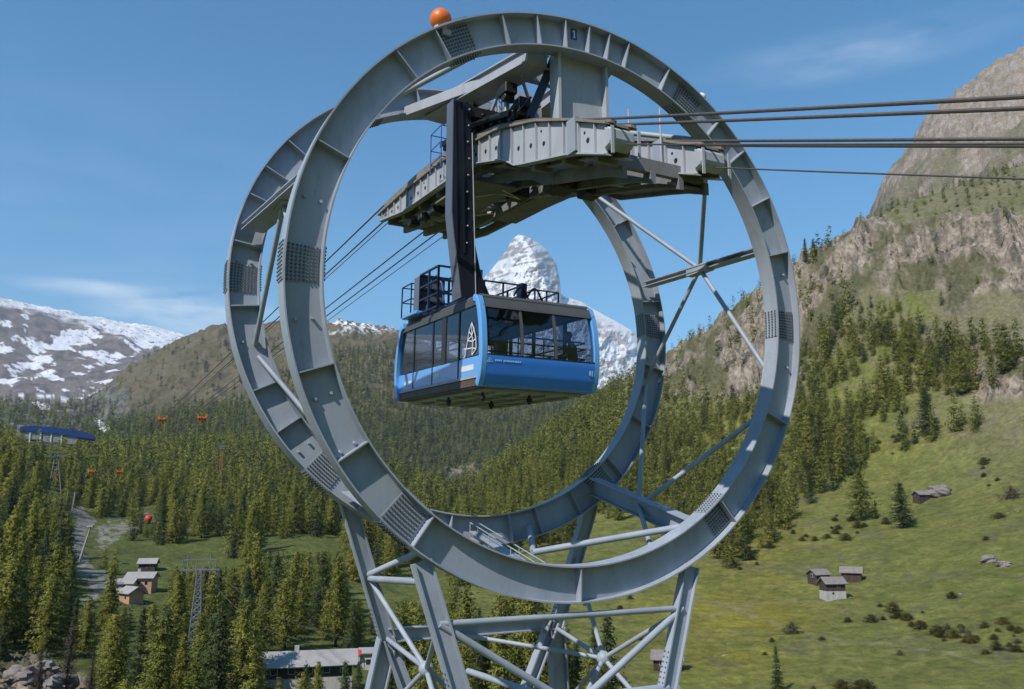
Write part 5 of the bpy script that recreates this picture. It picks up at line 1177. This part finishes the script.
# ------------------------------------------------------------------ passenger seen through the end window
def passenger(loc_c, yaw, label, h=1.0):
    p = OT+Matrix.Rotation(PSI, 3, 'Z')@(CB+Vector(loc_c))
    # one skinned body, seated, leaning forward; y is the way it faces
    J_ = {'pel':(0,0,.50),'sp':(0,.04,.70),'ch':(0,.10,.92),'nk':(0,.14,1.10),'hd0':(0,.17,1.18),'hd1':(0,.19,1.32),
          'sl':(-.19,.10,1.02),'el':(-.25,.20,.78),'wl':(-.12,.42,.72),'hl':(-.07,.50,.72),'sr':(.19,.10,1.02),'er':(.25,.22,.78),'wr':(.12,.42,.74),'hr':(.07,.50,.73),
          'kl':(-.14,.44,.50),'al':(-.14,.46,.09),'tl':(-.14,.60,.04),'kr':(.14,.46,.50),'ar':(.15,.44,.09),'tr':(.15,.58,.04),'hl0':(-.1,.03,.48),'hr0':(.1,.03,.48)}
    Rd = {'pel':.15,'sp':.14,'ch':.165,'nk':.06,'hd0':.075,'hd1':.085,'sl':.075,'el':.055,'wl':.035,'hl':.035,'sr':.075,'er':.055,'wr':.035,'hr':.035,'kl':.07,'al':.05,'tl':.04,'kr':.07,'ar':.05,'tr':.04,'hl0':.10,'hr0':.10}
    E_ = [('pel','sp'),('sp','ch'),('ch','nk'),('nk','hd0'),('hd0','hd1'),('ch','sl'),('sl','el'),('el','wl'),('wl','hl'),('ch','sr'),('sr','er'),('er','wr'),('wr','hr'),('pel','hl0'),('hl0','kl'),('kl','al'),('al','tl'),('pel','hr0'),('hr0','kr'),('kr','ar'),('ar','tr')]
    ks = list(J_); me_ = bpy.data.meshes.new('body'); me_.from_pydata([J_[k] for k in ks], [(ks.index(a), ks.index(b_)) for a, b_ in E_], [])
    root = empty('person', p, PSI+yaw); root.scale = (h,h,h); tag(root, label, 'person')
    o = bpy.data.objects.new('body', me_); COL.objects.link(o); o.parent = root; me_.materials.append(M['jacket'])
    sk = o.modifiers.new('skin', 'SKIN'); sk.use_smooth_shade = True
    for i, k in enumerate(ks): me_.skin_vertices[0].data[i].radius = (Rd[k], Rd[k]*(.8 if k in ('ch','sp','pel') else 1)); me_.skin_vertices[0].data[i].use_root = (k == 'pel')
    o.modifiers.new('sub', 'SUBSURF').levels = 1; o.modifiers['sub'].render_levels = 1
    fc = MB(); fc.sphere((0,.215,1.27), .083, 14, 10, 1.25); fc.prism([(.29,1.28),(.325,1.245),(.29,1.235)], -.012, .012)
    for s_ in (-1, 1): fc.sphere((s_*.085,.19,1.26), .02, 6, 5)
    f_ = fc.build('face', M['skin'], root, True)
    for s_ in (-1, 1):
        hd = MB(); hd.sphere((s_*.07,.50,.72), .035, 8, 6, .6)
        for q in range(4): hd.tube((s_*.07+(q-1.5)*.018,.52,.72), (s_*.07+(q-1.5)*.020,.585-abs(q-1.4)*.008,.70), .008, 5, .006)
        hd.tube((s_*.045,.50,.72), (s_*.025,.545,.715), .009, 5, .007); hd.build('hand', M['skin'], root, True)
    MB().sphere((0,.165,1.31), .098, 14, 10, 1.05).build('hair', M['dark'], root, True)
    return root
passenger((1.24,-2.42,.13), R(75), 'passenger in dark jacket seated behind the right end window of the cabin')
MB().box(.95,1.45,-2.62,-2.2,.13,.52).build('bench', M['seatg'], CAR, bevel=.03)
#PYLON_END
# ------------------------------------------------------------------ air
def haze():
    m_ = bpy.data.materials.new('mountain_air'); m_.use_nodes = True; nt = m_.node_tree; nt.nodes.clear()
    o_ = node(nt, 'ShaderNodeOutputMaterial'); v = node(nt, 'ShaderNodeVolumePrincipled'); v.inputs['Density'].default_value = HAZE; v.inputs['Color'].default_value = (.62,.81,1,1); v.inputs['Anisotropy'].default_value = 0.0
    nt.links.new(v.outputs[0], o_.inputs['Volume'])
    zlo = float(Z.min())-60; o = MB().box(-14200, 14200, -14200, 14200, zlo, 3200).build('haze', m_); tag(o, 'thin blue mountain air over the valley', kind='stuff')
HAZE = 3.8e-5
if HAZE > 0: haze()
# ------------------------------------------------------------------ sky, sun, camera
SUN_BACK, SUN_EL = R(39), R(45)      # sun stands behind the camera, to its left
sd = Vector((-math.sin(SUN_BACK)*math.cos(SUN_EL), -math.cos(SUN_BACK)*math.cos(SUN_EL), math.sin(SUN_EL)))
ld = bpy.data.lights.new('sun', 'SUN'); ld.energy = 3.9; ld.angle = R(.53); ld.color = (1, .95, .88)
lo = bpy.data.objects.new('sun', ld); COL.objects.link(lo); lo.rotation_euler = (-sd).to_track_quat('-Z', 'Y').to_euler()
wd = bpy.data.worlds.new('World'); scene.world = wd; wd.use_nodes = True; nt = wd.node_tree; L = nt.links
bg = nt.nodes['Background']; sky = node(nt, 'ShaderNodeTexSky', sky_type='NISHITA'); sky.sun_disc = False; sky.sun_elevation = SUN_EL; sky.sun_rotation = math.atan2(sd.x, sd.y)
sky.altitude = 1900; sky.air_density = 1.35; sky.dust_density = .0; sky.ozone_density = 5.0
bg.inputs['Strength'].default_value = .119
# thin high cloud, placed by direction
tc = node(nt, 'ShaderNodeTexCoord'); mp = node(nt, 'ShaderNodeMapping'); mp.inputs['Scale'].default_value = (3, 3, 14); L.new(tc.outputs['Generated'], mp.inputs['Vector'])
cn = node(nt, 'ShaderNodeTexNoise'); cn.inputs['Scale'].default_value = 2.2; cn.inputs['Detail'].default_value = 9; cn.inputs['Roughness'].default_value = .55; L.new(mp.outputs[0], cn.inputs['Vector'])
cr = node(nt, 'ShaderNodeMapRange'); cr.inputs[1].default_value = .36; cr.inputs[2].default_value = .70; L.new(cn.outputs['Fac'], cr.inputs[0])
total = None
for px, py, wx, wz, amt in ((185,312,.085,.026,1.0),(125,293,.10,.010,.7),(215,335,.05,.02,.7),(860,52,.13,.02,.28),(60,200,.3,.12,.05)):
    d = Vector(ray(px, py)).normalized()
    sx = node(nt, 'ShaderNodeVectorMath', operation='SUBTRACT'); sx.inputs[1].default_value = d; L.new(tc.outputs['Generated'], sx.inputs[0])
    sc = node(nt, 'ShaderNodeVectorMath', operation='MULTIPLY'); sc.inputs[1].default_value = (1/wx, 1/wx, 1/wz); L.new(sx.outputs[0], sc.inputs[0])
    ln = node(nt, 'ShaderNodeVectorMath', operation='LENGTH'); L.new(sc.outputs[0], ln.inputs[0])
    mr = node(nt, 'ShaderNodeMapRange', interpolation_type='SMOOTHSTEP'); mr.inputs[1].default_value = 0.1; mr.inputs[2].default_value = 1.5; mr.inputs[3].default_value = amt; mr.inputs[4].default_value = 0; L.new(ln.outputs['Value'], mr.inputs[0])
    if total is None: total = mr.outputs[0]
    else:
        ad = node(nt, 'ShaderNodeMath', operation='MAXIMUM'); L.new(total, ad.inputs[0]); L.new(mr.outputs[0], ad.inputs[1]); total = ad.outputs[0]
mu = node(nt, 'ShaderNodeMath', operation='MULTIPLY'); L.new(total, mu.inputs[0]); L.new(cr.outputs[0], mu.inputs[1])
hs = node(nt, 'ShaderNodeHueSaturation'); hs.inputs['Saturation'].default_value = 1.2; hs.inputs['Hue'].default_value = .49; L.new(sky.outputs[0], hs.inputs['Color'])
mx = node(nt, 'ShaderNodeMix', data_type='RGBA'); mx.inputs[7].default_value = (7.2, 7.6, 8.2, 1); L.new(mu.outputs[0], mx.inputs[0]); L.new(hs.outputs[0], mx.inputs[6]); L.new(mx.outputs[2], bg.inputs['Color'])
cd = bpy.data.cameras.new('camera'); cam = bpy.data.objects.new('camera', cd); COL.objects.link(cam); cam.location = (0,0,0); cam.rotation_euler = (PI/2+PITCH, 0, 0)
cd.sensor_fit = 'HORIZONTAL'; cd.sensor_width = 36; cd.lens = 36*F/1024; cd.clip_start = .1; cd.clip_end = 120000
scene.camera = cam
vs_ = scene.view_settings; vs_.view_transform = 'Standard'; vs_.look = 'None'; vs_.exposure = 0.38; vs_.gamma = 1.0; vs_.use_curve_mapping = False
scene.cycles.max_bounces = 6; scene.cycles.transparent_max_bounces = 12; scene.cycles.use_denoising = True; scene.cycles.caustics_reflective = False; scene.cycles.caustics_refractive = False
scene.cycles.sample_clamp_indirect = 6
